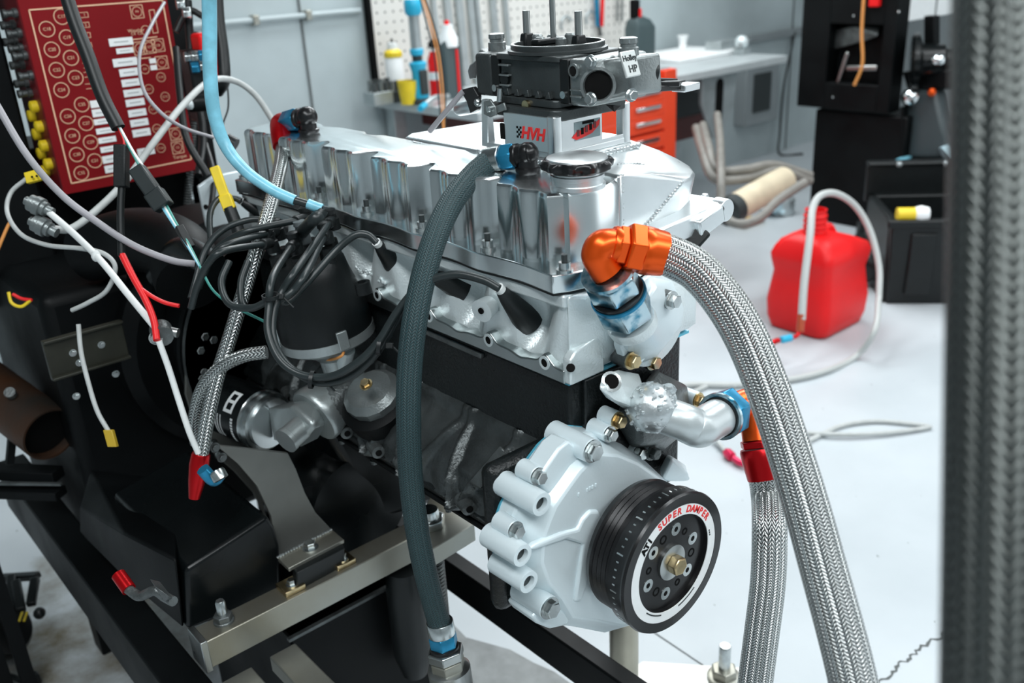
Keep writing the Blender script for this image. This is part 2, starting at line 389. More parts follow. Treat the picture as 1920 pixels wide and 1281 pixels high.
# ---- valve cover
BY = [.006, .123, .241, .358, .473, .588, .694]      # cover bolts along the side
def rec(y, w=.021):
    return max([max(0.0, 1-((y-k)/w)**2) for k in BY])
def cover_outline(inset, amp, fl=False):
    pts = []; n = 150
    for i in range(n+1):                       # left side, front to rear
        y = inset+.012+(.70-2*inset-.024)*i/n
        if fl: x = inset-.0045*max(math.exp(-((y-k)/.03)**2) for k in BY)
        else:
            k = min(range(6), key=lambda q: abs((BY[q]+BY[q+1])/2-y)); c = (BY[k]+BY[k+1])/2; t = (y-c)/.058
            x = inset + amp*rec(y) + .0040*(t*t) - .0026*math.cos(t*PI*3.0)
        pts.append((x, y))
    W = .108
    pts += [(inset+.02, .70-inset), (W-.025-inset, .70-inset), (W-inset, .68-inset)]
    for i in range(41):
        y = .67-.64*i/40; pts.append((W-inset-(0 if fl else amp*.7*rec(y)), y))
    pts += [(W-inset, .022+inset), (W-.012-inset, .006+inset), (W-.03-inset, inset), (.030+inset, inset), (inset+.012, inset+.004)]
    return pts
b = MB().prism(cover_outline(-.006, 0, True), 'z', .9475, .9665)
cf = b.build('valve_cover_flange', M_billet, eng, bevel=.0012, smooth=30)
o1 = cover_outline(.006, .016)
cx = .054
rings = []
for z, ins in ((.960, 0), (1.034, .0), (1.0375, .0012), (1.0395, .0035), (1.040, .007)):
    rings.append([(cx+(x-cx)*(1-ins/.054), .35+(y-.35)*(1-ins/.35), z) for x, y in o1])
vc = MB().loft(rings).build('valve_cover', M_billet, eng, smooth=28)
for k in BY:
    c = V((.006, k, .9665))
    w = MB().cyl(c, c+V((0, 0, .003)), .0085).cyl(c+V((0, 0, .003)), c+V((0, 0, .010)), .0058).build('cover_bolt', M_zinc, cf)
    MB().cyl(c+V((0, 0, .0102)), c+V((0, 0, .0175)), .0035, n=6).build('bolt_stud', M_textgrey, cf)
MB().prism(cover_outline(-.004, 0, True), 'z', .9445, .9475).build('cover_gasket', M_rub, eng, smooth=30)

# oil filler neck and scalloped cap
cc = V((.046, .026, 1.04))
MB().lathe([(.0275, 0), (.0275, .004), (.0255, .0045), (.0255, .009), (.0265, .0095), (.0265, .013), (.024, .0135), (.024, .018)], cc, (0, 0, 1), 40).build('filler_neck', M_billet2, vc, smooth=30)
def lobed(c, r, a, nl, z, n=96): return [c+V((math.cos(2*PI*j/n)*(r+a*math.cos(nl*2*PI*j/n)), math.sin(2*PI*j/n)*(r+a*math.cos(nl*2*PI*j/n)), z)) for j in range(n)]
fc = MB().loft([lobed(cc, .0300, .001, 10, .0165), lobed(cc, .0335, .0022, 10, .0195), lobed(cc, .0345, .0024, 10, .0245), lobed(cc, .0325, .0014, 10, .0275), lobed(cc, .0305, .0004, 10, .0282)]).build('filler_cap', M_blkan, vc, smooth=40)
MB().lathe([(.0305, .028), (.0298, .0296), (.024, .0308), (.012, .0315), (.0005, .0317)], cc, (0, 0, 1), 48).build('cap_top_disc', M_billet2, vc)

# ---- plenum / intake manifold welded to the cover's right side
pl = MB().hull([(.100, .022, 1.041), (.150, .022, 1.034), (.198, .020, 1.0165), (.222, .024, 1.0165), (.242, .036, 1.017), (.257, .054, 1.0185), (.266, .078, 1.022), (.268, .11, 1.029), (.262, .15, 1.038), (.256, .20, 1.041), (.250, .36, 1.042), (.235, .40, 1.042), (.12, .415, 1.042), (.100, .40, 1.042), (.16, .07, 1.041), (.21, .09, 1.040),
                (.100, .022, .965), (.139, .022, .978), (.200, .028, .972), (.240, .045, .972), (.262, .080, .975), (.265, .12, .975), (.25, .40, .97), (.100, .40, .96)]).build('intake_plenum', M_billet2, eng, bevel=.004, seg=3)
def weld(path, r, name, parent, step=.0042):
    b = MB(); ps = [V(p) for p in path]; L = [(ps[i+1]-ps[i]).length for i in range(len(ps)-1)]; tot = sum(L); n = max(3, int(tot/step))
    for i in range(n+1):
        s = tot*i/n; k = 0
        while k < len(L)-1 and s > L[k]: s -= L[k]; k += 1
        p = ps[k].lerp(ps[k+1], s/L[k]); j = random.uniform(-.15, .15)*r
        b.ball(p+V((j, j, 0)), r*random.uniform(.85, 1.2), n=8, sq=(1.1, 1.1, .8))
    return b.build(name, M_weld, parent, smooth=60, kind='stuff')
weld([(.108, .024, 1.040), (.108, .024, .968)], .0022, 'weld_seam', pl)
weld([(.140, .058, 1.041), (.165, .052, 1.0385), (.185, .038, 1.026), (.199, .022, 1.0165)], .0022, 'weld_seam', pl)
weld([(.199, .021, 1.0155), (.140, .021, .9785)], .0024, 'weld_seam', pl)
weld([P(1205, 452, 'y', .024), P(1245, 425, 'y', .030), P(1300, 386, 'y', .040), P(1322, 368, 'y', .046)], .0038, 'weld_seam', pl, .006)
# flange with the bolt ear
A, Bq = P(1190, 470, 'y', .012), P(1345, 398, 'y', .02)
fb = MB().bar(A+V((0, .012, .004)), Bq+V((0, .012, .004)), .05, .026).build('manifold_flange', M_billet2, eng, bevel=.003)
e = P(1350, 392, 'y', .012)
MB().lathe([(.0045, -.006), (.013, -.006), (.013, .010), (.0045, .010)], e, (0, -1, 0), 24).build('flange_ear', M_billet2, fb, bevel=.001)
MB().bar(P(1300, 430, 'y', .006), P(1346, 396, 'y', .006), .02, .022).build('flange_rib', M_billet2, fb, bevel=.003)
MB().cyl(P(1351, 392, 'y', .0005), P(1351, 392, 'y', .012), .0042).build('ear_hole', M_blkflat, fb)
sb = D(1300, 452, 1.03); ax = (D(1325, 428, 1.03)-D(1280, 478, 1.03)).normalized(); sd = ax.cross(fw).normalized()
MB().obox(sb, ax*.017, sd*.0095, fw*.010).build('sensor_plug', M_plast, eng, bevel=.003)

# ---- cylinder head: finned left wall with plug pockets
PK = [.062, .170, .283, .392, .505, .612]
def headx(y, z):
    x = .006; t = (z-.866)/(.938-.866)                  # 0 at lower rail, 1 at top
    for k in PK:
        d = y-k
        w = .016+.022*t*t
        g = math.exp(-(abs(d)/w)**3)
        depth = .034*math.sin(PI*min(1, max(0, .12+.80*(1-t))))**.8
        x += depth*g
    for k in PK:                                        # fanned pillar edges beside each pocket
        d = y-k+.045+.020*(t-.5)
        x -= .005*math.exp(-(d/.010)**2)
    return x
ny, nz = 220, 18
b = MB(); grid = []
for i in range(ny+1):
    y = .002+.696*i/ny; row = []
    for j in range(nz+1):
        z = .860+.084*j/nz; row.append((headx(y, z) if j < nz else 0, y, z))
    row.append((.19, y, .944)); row.append((.19, y, .852)); row.append((0.004, y, .852)); grid.append(row)
b.loft(grid)
hd = b.build('cylinder_head', M_cast, eng, smooth=50)
MB().prism([(-.002, .0), (.108, .0), (.108, .70), (-.002, .70)], 'z', .930, .9445).build('head_top_rail', M_cast, hd, bevel=.003)
# lower rail with wavy upper edge and ears
poly = [(0, .8505), (.70, .8505)]
for i in range(141):
    y = .70-.70*i/140
    z = .8655+.004*sum(math.exp(-((y-k-.005)/.012)**2) for k in PK)*-1+.011*sum(math.exp(-((y-k)/.009)**2) for k in (.028, .118, .228, .338, .45, .56, .67))
    poly.append((y, z))
MB().prism(poly, 'x', -.0055, .012).build('head_lower_rail', mat('machined_shaded_rail', (.42, .46, .46), 1.0, .3, var=.15, nscale=20), hd, bevel=.0015)  # darker metal than the head, putting the rail's shade into its colour
for k in (.028, .118, .228, .338):
    MB().cyl((-.0062, k, .8665), (.002, k, .8665), .0048).build('rail_hole', M_blkflat, hd)
    MB().ring((-.0066, k, .8665), (1, 0, 0), .0046, .0075, .002, 20).build('hole_boss', M_cast, hd)
# front corner pad, front wall swelling towards the thermostat housing
MB().prism([(-.004, .851), (.045, .851), (.045, .888), (.035, .892), (.004, .886), (-.004, .878)], 'y', -.008, .004).build('corner_pad', M_cast, hd, bevel=.002)
MB().cyl(P(1070, 690, 'y', -.0088), P(1070, 690, 'y', -.002), .0045).build('pad_hole', M_blkflat, hd)
MB().hull([(.0, .0, .9445), (.19, .0, .9445), (.19, .0, .852), (.0, .002, .852), (.02, -.006, .940), (.055, -.010, .935), (.19, -.012, .935), (.05, -.010, .87), (.19, -.012, .862)]).build('head_front_wall', M_cast, hd, bevel=.004, seg=3)
MB().box((0, -.001, .8475), (.19, .70, .8505)).build('head_gasket', M_seal, eng)
# small cast-in plug boss and casting marks
pb = P(915, 575, 'x', -.004)
MB().lathe([(.013, .012), (.011, -.004), (.0075, -.006), (.0075, -.012)], pb, (-1, -.25, -.1), 18).build('cast_boss', M_cast, hd)
MB().cyl(pb+V((-.013, -.003, -.001)), pb+V((-.004, -.001, 0)), .0035).build('boss_hole', M_blkflat, hd)
b = MB()
for i in range(16):
    b.ball(P(668+i*3.6, 503+i*1.7+random.uniform(-4, 4), 'x', .0045), .0028, n=8)
b.build('casting_marks', M_cast, hd, kind='stuff')

# ---- block and crankcase
prof = [(.18, .8475), (.003, .8475), (.003, .755), (-.003, .744), (-.018, .730), (-.034, .710), (-.044, .692), (-.045, .676), (-.052, .671), (-.052, .660), (.18, .660)]
bk = MB().prism(prof, 'y', .002, .69).build('cylinder_block', M_iron, eng, bevel=.004, seg=2)
MB().bar(P(790, 618, 'x', .001), P(905, 668, 'x', .001), .006, .006).build('deck_rib', M_ironlt, bk, bevel=.001)
# casting webs: ribs that run down the crankcase flank to the rail bosses
def flank():
    b = MB(); rows = []; ny_, nz_ = 260, 26
    prof2 = [(.004, .765), (-.001, .746), (-.018, .731), (-.034, .711), (-.044, .693), (-.046, .672), (-.050, .664)]
    webs = [(.085, .135, .004), (.165, .140, .004), (.175, .235, .0045), (.275, .240, .004), (.285, .315, .0045), (.355, .322, .004), (.365, .415, .0045), (.455, .420, .004), (.465, .500, .0045), (.54, .505, .004), (.56, .60, .004)]
    for i in range(ny_+1):
        y = .045+.58*i/ny_; row = []
        for j in range(nz_+1):
            t = j/nz_; k = min(int(t*6), 5); f_ = t*6-k
            x = prof2[k][0]*(1-f_)+prof2[k+1][0]*f_; z = prof2[k][1]*(1-f_)+prof2[k+1][1]*f_
            s = max(0, min(1, (t-.12)/.88)); h = 0.0
            for ya, yb2, w_ in webs:
                d_ = abs(y-(ya+(yb2-ya)*s)); h = max(h, (1-min(1, d_/(w_*1.7)))**.6*(.005+.017*s))
            h = max(h, .006*max(0, 1-abs(t-.52)/.05)*(.5+.5*math.sin(y*57)))          # lengthwise ledge
            h += .0035*(.5+.5*math.sin(y*113+1.3))*math.sin(PI*min(1, s))+.0012*mnoise.noise(V((y*60, z*60, 3)))
            h += .0038 if 0 < j < nz_ else 0
            row.append((x-h*.80, y, z+h*.25))
        rows.append(row)
    base = [b.pts(r_) for r_ in rows]
    for i in range(ny_):
        for j in range(nz_): b.face([base[i]+j, base[i+1]+j, base[i+1]+j+1, base[i]+j+1])
    return b.build('crankcase_flank', mat('highlit_flank_iron', (.10, .112, .113), .65, .34, var=.5, nscale=22, bump=.4, bscale=240), bk, smooth=70)  # lighter copy of the block's iron, highlights put into the colour
flank()
for y0 in (.115, .240, .300, .375, .455, .530):
    c = V((-.056, y0, .680)); MB().lathe([(.0092, -.014), (.0088, .008), (.0042, .0085), (.0042, .004)], c, (-.25, -1, -.1), 18).build('rail_boss', M_ironlt, bk)
    MB().cyl(c+V((-.0022, -.0086, -.001)), c+V((-.0024, -.0092, -.001)), .0042).build('boss_bore', M_blkflat, bk)
c = P(1000, 862, 'x', -.030); MB().lathe([(.013, -.02), (.013, .006), (.008, .006), (.008, -.002)], c, (-.8, -.5, .2), 20).build('plug_boss', M_ironlt, bk)
MB().cyl(c+V((-.003, -.002, .001)), c+V((-.0042, -.0028, .001)), .008).build('plug_recess', M_blkflat, bk)
MB().hull([P(878, 905, 'x', -.060), P(938, 835, 'x', -.040), P(948, 846, 'x', -.040), P(900, 918, 'x', -.060), P(890, 905, 'x', -.035), P(945, 845, 'x', -.020)]).build('mount_web', M_ironlt, bk, bevel=.002)
MB().hull([P(895, 918, 'x', -.060), P(940, 920, 'x', -.055), P(935, 908, 'x', -.050), P(920, 890, 'x', -.045), P(900, 905, 'x', -.045), P(935, 905, 'x', -.03)]).build('mount_web', M_ironlt, bk, bevel=.002)
MB().box((-.104, .004, .615), (.165, .026, .79)).build('front_flange', M_iron, bk, bevel=.01)
# right upper wedge of the front face behind the pump
MB().box((.02, -.004, .72), (.17, .004, .8475)).build('front_face', M_iron, bk, bevel=.002)

# oil pan
op = MB().hull([(-.046, .02, .659), (.17, .02, .659), (.17, .44, .659), (-.046, .44, .659), (.06, .03, .610), (.14, .03, .610), (.06, .44, .610), (.14, .44, .610)]).build('oil_pan', M_blackgl, eng, bevel=.008, seg=3)
MB().hull([(-.046, .47, .659), (.17, .44, .659), (.17, .66, .659), (-.046, .66, .659), (.03, .47, .45), (.14, .46, .44), (-.03, .64, .44), (.14, .64, .44)]).build('pan_sump', M_blackgl, op, bevel=.012, seg=3)
MB().lathe([(.058, -.004), (.082, 0), (.086, .02), (.086, .10), (.06, .12)], (.045, -.006, .640), (0, 1, .05), 40).build('pan_front_lip', M_blackgl, op)
MB().box((-.054, .03, .654), (.175, .68, .660)).build('pan_rail', M_black, op, bevel=.002)
for y in (.08, .16, .24, .32, .40, .48, .56):
    MB().bolt((-.050, y, .654), (0, 0, -1), .004, .006).build('pan_bolt', M_ironlt, op)
# the deep black bulge of the rear sump and its rounded lip
MB().lathe([(.02, -.004), (.085, 0), (.105, .03), (.108, .11), (.09, .15)], (.005, .47, .49), (0, 1, .0), 36).build('rear_sump', M_blackgl, op)

# ---- timing cover
tcen = (.0325, .700)
outl = [(1062, 802), (1105, 806), (1150, 826), (1195, 858), (1245, 905), (1300, 980), (1290, 1080), (1220, 1150), (1120, 1178), (1060, 1166), (1010, 1160), (985, 1120), (952, 1085), (935, 1040), (938, 985), (950, 950), (965, 915), (990, 880), (1020, 840)]
yb, yf = -.004, -.046
pb_ = [(P(x, y, 'y', -.006).x, P(x, y, 'y', -.006).z) for x, y in outl]
tc = MB().loft([[(x, .004, z) for x, z in pb_], [(x, -.018, z) for x, z in pb_],
                [(tcen[0]+(x-tcen[0])*.93, -.026, tcen[1]-.005+(z-tcen[1]+.005)*.93) for x, z in pb_],
                [(tcen[0]+(x-tcen[0])*.88, -.040, tcen[1]-.008+(z-tcen[1]+.008)*.88) for x, z in pb_],
                [(tcen[0]+(x-tcen[0])*.84, -.046, tcen[1]-.008+(z-tcen[1]+.008)*.84) for x, z in pb_]]).build('timing_cover', M_castlt, eng, smooth=40, bevel=.002)
MB().loft([[(x, .0052, z) for x, z in pb_], [(tcen[0]+(x-tcen[0])*1.012, .002, tcen[1]+(z-tcen[1])*1.012) for x, z in pb_]]).build('sealant_line', M_seal, tc)
# raised cast rib on the face, timing pointer plateau
tq = lambda x, y, yy: (P(x, y, 'y', yy).x, P(x, y, 'y', yy).z)
rp = [tq(x, y, -.047) for x, y in [(1090, 972), (1105, 955), (1122, 955), (1128, 975), (1120, 1000), (1108, 1040), (1098, 1100), (1088, 1130), (1075, 1130), (1082, 1080), (1092, 1020), (1060, 1010), (1000, 1030), (985, 1030), (1000, 1018), (1050, 998), (1082, 990)]]
MB().prism(rp, 'y', -.042, -.0495, .97).build('cast_rib', M_castlt, tc, bevel=.003, seg=3)
up = [tq(x, y, -.030) for x, y in [(1008, 885), (1040, 838), (1060, 822), (1085, 845), (1085, 858), (1062, 872), (1040, 905), (1022, 925), (1005, 905)]]
MB().prism(up, 'y', -.01, -.036).build('raised_pad', M_castlt, tc, bevel=.003)
for (px, py, r, ln, hole) in [(1110, 846, .0125, .055, 0), (1008, 893, .0095, .022, 0), (1016, 946, .0125, .058, 1), (966, 994, .0095, .024, 0), (980, 1042, .0120, .050, 1), (992, 1092, .0120, .048, 1), (1030, 1140, .0125, .045, 0), (1142, 814, .0090, .024, 0)]:
    f_ = -.050 if ln > .03 else -.032
    c = P(px, py, 'y', f_)
    bo = MB().lathe([(r*1.08, -ln), (r, -.006), (r, -.001), (r*.9, 0)] if not hole else [(r*1.08, -ln), (r, -.004), (r*.95, 0), (r*.58, 0), (r*.56, -.014)], c, (0, -1, 0), 24).build('bolt_boss', M_castlt, tc)
    if hole: MB().cyl(c+V((0, .006, 0)), c+V((0, .0055, 0)), r*.58).build('boss_bore', M_textgrey, tc)
    else: MB().bolt(c, (0, -1, 0), r*.72, .008).build('cover_bolt', M_zinc, tc)
# lower foot of the cover
MB().prism([tq(x, y, -.03) for x, y in [(985, 1150), (1005, 1130), (1060, 1140), (1052, 1165), (1020, 1172), (995, 1162)]], 'y', .0, -.040).build('lower_foot', M_castlt, tc, bevel=.003)
for q in (1085, 1101, 1106, 1111, 1117):               # worn, unreadable foundry marks
    MB().ball(P(q, 928-(q-1085)*.55, 'y', -.0462), .003, 8, sq=(.5, .4, 1)).build('foundry_mark', M_castlt, tc)

# ---- harmonic damper
dc = V((.0325, -.115, .672)); R0 = .0776
ydir = V((0, -1, 0))
dp = MB().lathe([(.030, -.060), (R0*.90, -.058), (R0*.93, -.052), (R0*.90, -.050), (R0*.93, -.047), (R0*.90, -.044), (R0*.93, -.041), (R0*.90, -.038), (R0*.93, -.035), (R0*.90, -.032), (R0*.93, -.029), (R0*.92, -.024), (R0*.985, -.022), (R0*.985, -.006), (R0*.99, -.005), (R0, -.003), (R0*.985, 0), (R0*.850, 0), (R0*.848, -.0015), (R0*.695, -.0015), (R0*.690, -.006), (.0005, -.006)], dc, ydir, 96).build('harmonic_damper', M_blkan, eng, smooth=35)
MB().ring(dc+V((0, .0012, 0)), ydir, R0*.700, R0*.845, .0008, 96).build('white_scale_ring', M_white, dp)
b = MB()
for j in range(60):
    a = 2*PI*j/60; c = dc+V((math.cos(a)*R0*.987, .014, math.sin(a)*R0*.987)); t = V((-math.sin(a), 0, math.cos(a)))
    b.obox(c, t*.0008, V((0, .0016 if j % 5 else .004, 0)), V((math.cos(a), 0, math.sin(a)))*.0003)
b.build('degree_marks', M_zinc, dp, kind='stuff')
for j in range(6):
    a = math.radians(78+60*j); c = dc+V((math.cos(a)*.0365, .006, math.sin(a)*.0365))
    MB().lathe([(.0072, 0), (.0072, .0006), (.0030, .0006), (.0028, -.001)], c, ydir, 20).build('hub_screw', M_zinc, dp)
    MB().cyl(c+V((0, .0004, 0)), c+V((0, -.0003, 0)), .0029, n=6).build('hex_socket', M_blkflat, dp)
    a2 = math.radians(110+60*j); c2 = dc+V((math.cos(a2)*.034, .006, math.sin(a2)*.034))
    MB().ring(c2+V((0, .0002, 0)), ydir, .0022 if j % 2 else .0034, .0042 if j % 2 else .0052, .0005, 16).build('puller_hole', M_blkflat, dp)
MB().lathe([(.0195, 0), (.0195, .003), (.018, .0035)], dc+V((0, .006, 0)), ydir, 36).build('centre_washer', M_steel, dp)
MB().hexn(dc+V((0, .0025, 0)), ydir, .0102, .011).build('crank_bolt', M_gold, dp, bevel=.0006)
def arc_text(s, a0, step, size, m, rr, bold=0.0):
    a = a0
    for ch in s:
        if ch != ' ':
            ra = math.radians(a); c = dc+V((math.cos(ra)*rr, .0002, math.sin(ra)*rr))
            up = V((math.cos(ra), 0, math.sin(ra))); rt_ = V((math.sin(ra), 0, -math.cos(ra)))
            text(ch, size, c, rt_, up, m, dp, 'ring_letter', bold=bold)
        a -= step
arc_text('SUPER DAMPER', 113, 7.2, .0105, M_textred, R0*.772, .0003)
arc_text('ATI', 141, 5.8, .0104, M_blkflat, R0*.772, .0006)
b = MB()                                                # fine print too small to read: short strokes
for a in list(range(222, 250, 2))+list(range(278, 306, 2))+[8, 11, 14]:
    ra = math.radians(a); c = dc+V((math.cos(ra)*R0*.735, .0002, math.sin(ra)*R0*.735))
    b.obox(c, V((math.sin(ra), 0, -math.cos(ra)))*.0009, V((math.cos(ra), 0, math.sin(ra)))*.0007, V((0, .0002, 0)))
b.build('fine_print', M_textgrey, dp, kind='stuff')

# ---- carburettor pad, spacer and carburettor
sp = MB().prism(rrect(.094, .222, .108, .236, .012), 'z', 1.040, 1.0465).build('carburettor_pad', M_billet2, eng, bevel=.0015)
weld([(.094, .235, 1.043), (.093, .115, 1.043), (.100, .107, 1.043), (.222, .106, 1.043)], .0042, 'weld_seam', sp, .0055)
spc = MB()
spc.prism(rrect(.098, .218, .112, .232, .006), 'z', 1.0465, 1.0535)       # lower ring
for (x, y) in ((.104, .118), (.212, .118), (.212, .226)): spc.prism(rrect(x-.0065, x+.0065, y-.0065, y+.0065, .003), 'z', 1.0465, 1.092)
spacer = spc.build('carburettor_spacer', M_billet2, eng, bevel=.001)
MB().hull([(.098, .226, 1.048), (.098, .238, 1.048), (.110, .226, 1.048), (.110, .238, 1.048), (.099, .224, 1.102), (.099, .234, 1.102), (.106, .224, 1.102), (.106, .234, 1.102)]).build('spacer_leg', M_billet2, spacer, bevel=.001)
MB().box((.0985, .118, 1.050), (.103, .196, 1.091)).build('side_panel', M_billet2, spacer, bevel=.001)
MB().box((.104, .1125, 1.050), (.172, .117, 1.091)).build('front_panel', M_billet2, spacer, bevel=.001)
MB().box((.170, .1125, 1.050), (.212, .1165, 1.058)).build('front_sill', M_billet2, spacer, bevel=.001)
MB().box((.098, .194, 1.060), (.101, .203, 1.078)).build('side_slot', M_blkflat, spacer, bevel=.001)
text('HVH', .0185, (.0981, .148, 1.0705), (0, -1, 0), (0, 0, 1), M_textred, spacer, 'logo_lettering', shear=.25, bold=.0006)
b = MB()
for i in range(3):
    for j in range(5):
        if (i+j) % 2 == 0: b.box((.0980, .1715-i*.0028, 1.0645+j*.0026), (.0984, .1740-i*.0028, 1.0669+j*.0026))
b.build('checkered_flag_print', M_blkflat, spacer)
MB().box((.128, .1120, 1.062), (.168, .1124, 1.082)).build('sticker_back', mat('grey_sticker', (.25, .33, .35), 0, .5), spacer)
MB().prism([(.124, 1.066), (.131, 1.072), (.140, 1.073), (.148, 1.077), (.157, 1.076), (.168, 1.081), (.166, 1.074), (.155, 1.067), (.140, 1.064), (.130, 1.063)], 'y', .1118, .1121).build('red_emblem', M_textred, spacer)
for i in range(5): MB().box((.131+i*.0065, .1114, 1.0665+i*.0014), (.135+i*.0065, .1119, 1.0735+i*.0014)).build('emblem_stroke', M_blkflat if i % 2 else M_redside, spacer)
MB().box((.140, .1115, 1.0785), (.158, .1119, 1.0815)).build('emblem_caption', M_blkflat, spacer)

# carburettor
tb = MB().prism(rrect(.100, .216, .110, .230, .014), 'z', 1.086, 1.098).prism(rrect(.108, .208, .118, .222, .010), 'z', 1.098, 1.107)
cb = tb.build('throttle_body', M_carbd, eng, bevel=.0015)
mbd = MB()
mbd.hull([(.113, .116, 1.107), (.203, .116, 1.107), (.203, .216, 1.107), (.113, .216, 1.107), (.115, .116, 1.148), (.201, .116, 1.148), (.201, .216, 1.148), (.115, .216, 1.148)])
carb = mbd.build('carburettor', M_carbd, eng, bevel=.003, seg=3)
MB().prism(rrect(.109, .207, .112, .222, .012), 'z', 1.146, 1.1525).build('air_horn_plate', M_carbd, carb, bevel=.0015)
hc = V((.158, .166, 1.1525))
MB().lathe([(.056, 0), (.056, .003), (.0525, .004), (.0525, .0085), (.0505, .0092), (.0485, .0085), (.0485, -.004), (.0005, -.012)], hc, (0, 0, 1), 64).build('air_horn_ring', M_carbd, carb)
MB().ring(hc+V((0, 0, .0085)), (0, 0, 1), .0488, .0522, .0008, 64).build('machined_lip', M_steel, carb)
for (x, y) in ((.135, .145), (.181, .145), (.135, .188), (.181, .188)):
    MB().lathe([(.0165, 0), (.016, .006), (.013, .007), (.012, -.004), (.0005, -.008)], (x, y, 1.148), (0, 0, 1), 28).build('venturi', M_carbd, carb)
for (x, y, h) in ((.158, .2165, .030), (.158, .1325, .030)):
    z0 = 1.166
    MB().hull([(x-.009, y-.006, 1.152), (x+.009, y-.006, 1.152), (x+.009, y+.006, 1.152), (x-.009, y+.006, 1.152), (x-.006, y-.005, 1.170), (x+.006, y-.005, 1.170), (x+.006, y+.005, 1.170), (x-.006, y+.005, 1.170)]).build('booster_boss', M_plast, carb, bevel=.002)
    MB().cyl((x, y, 1.168), (x, y, 1.194), .0042).build('vent_tube', M_steel, carb)
MB().cyl((.158, .1726, 1.158), (.158, .1726, 1.245), .0033).build('air_cleaner_stud', M_steel, carb)
for (x, y, h) in ((.140, .175, .010), (.150, .190, .012), (.172, .160, .012), (.168, .185, .010), (.148, .150, .010)):
    MB().lathe([(.0062, 0), (.0062, h), (.0045, h+.002)], (x, y, 1.156), (0, 0, 1), 16).build('discharge_nozzle', M_carb, carb)
MB().bar((.128, .171, 1.163), (.188, .171, 1.163), .014, .007).build('choke_bridge', M_plast, carb, bevel=.002)
# cast ribs, base strip on the body's side
for z in (1.117, 1.128, 1.139):
    MB().box((.109, .196, z), (.115, .213, z+.0022)).build('body_rib', M_carb, carb, bevel=.0006)
for i in range(5): MB().hull([(.1085, .128+i*.017, 1.108), (.1085, .137+i*.017, 1.108), (.1085, .131+i*.017, 1.116), (.114, .128+i*.017, 1.108), (.114, .137+i*.017, 1.108), (.114, .131+i*.017, 1.116)]).build('gusset', M_carbd, carb, bevel=.0006)
MB().cyl((.110, .205, 1.125), (.116, .205, 1.125), .007).build('side_plug', M_plast, carb)
MB().cyl((.1045, .165, 1.0995), (.110, .165, 1.0995), .0055).build('idle_screw', M_gold, carb)
# metering blocks
for y0, y1 in ((.103, .1165), (.2155, .229)):
    MB().box((.112, y0, 1.104), (.204, y1, 1.150)).build('metering_block', M_plast, carb, bevel=.0015)
    MB().lathe([(.004, 0), (.004, .003)], (.112, (y0+y1)/2, 1.114), (-1, 0, 0), 12).build('block_screw', M_zinc, carb)
# fuel bowls (front one faces the viewer)
def bowl(y0, sgn, m):
    yy = lambda d: y0+sgn*d
    base = MB()
    base.loft([[(.112, yy(0), 1.103), (.112, yy(0), 1.151), (.204, yy(0), 1.151), (.204, yy(0), 1.103)][::1],
               [(.112, yy(.030), 1.103), (.112, yy(.030), 1.151), (.204, yy(.030), 1.151), (.204, yy(.030), 1.103)]])
    bw = base.build('fuel_bowl', m, carb, bevel=.0045, seg=3)
    MB().hull([(.128, yy(.028), 1.107), (.128, yy(.028), 1.149), (.200, yy(.028), 1.149), (.200, yy(.028), 1.107),
               (.142, yy(.062), 1.115), (.142, yy(.058), 1.152), (.186, yy(.062), 1.152), (.190, yy(.062), 1.112), (.166, yy(.066), 1.132)]).build('bowl_nose', m, carb, bevel=.004, seg=3)
    return bw
bowl(.103, -1, M_carb); bowl(.229, 1, M_carbd)
# scooped accelerator cavity and float sight boss on the front bowl's flank
q = P(1122, 160, 'x', .118)
MB().lathe([(.017, -.010), (.0185, .004), (.0155, .0045), (.012, -.006), (.0005, -.007)], q, (-.75, -.6, .05), 24).build('bowl_scoop', M_carb, carb)
MB().lathe([(.0148, .0), (.0005, .0005)], q+V((-.0005, -.0004, 0)), (-.75, -.6, .05), 24).build('scoop_shadow_cavity', M_blkflat, carb)
MB().hull([P(1110, 120, 'y', .072), P(1150, 100, 'y', .070), P(1165, 150, 'y', .060), P(1140, 180, 'y', .06), P(1115, 128, 'y', .085), P(1155, 110, 'y', .09), P(1165, 150, 'y', .09)]).build('bowl_shoulder', M_carb, carb, bevel=.003)
MB().lathe([(.0075, -.006), (.0075, .002), (.0052, .0025), (.0050, -.001)], P(1077, 133, 'x', .111), (-1, 0, 0), 20).build('sight_boss', M_carb, carb)
MB().cyl(P(1077, 133, 'x', .1105), P(1077, 133, 'x', .1085), .0048).build('sight_plug', M_blkflat, carb)
MB().box((.1085, .082, 1.1125), (.113, .098, 1.1145)).box((.1085, .082, 1.119), (.113, .098, 1.121)).build('bowl_rib', M_carb, carb, bevel=.0006)
for px, py in ((1109, 116), (1109, 185), (1183, 178)):
    c = P(px, py, 'x', .111) if px < 1150 else P(px, py, 'y', .038)
    MB().bolt(c, (-1, -.2, 0) if px < 1150 else (-.3, -1, 0), .0052, .007).build('bowl_screw', M_zinc, carb)
# maker's plate on the nose
pc = P(1181, 120, 'y', .034)
xd = (P(1200, 115, 'y', .037)-P(1160, 123, 'y', .037)).normalized(); yd = V((.05, .35, 1)).normalized(); yd = (yd-xd*yd.dot(xd)).normalized()
zd = xd.cross(yd)
MB().obox(pc, xd*.0105, yd*.0130, zd*.0016).build('maker_plate', mat('plate_silver', (.62, .65, .64), .5, .4), carb, bevel=.001)
text('Holley', .0078, pc+zd*.0018+yd*.0055, xd, yd, M_textgrey, carb, 'plate_lettering', bold=.0002)
text('HP', .0100, pc+zd*.0018-yd*.0055+xd*.001, xd, yd, M_textgrey, carb, 'plate_lettering', bold=.0002)
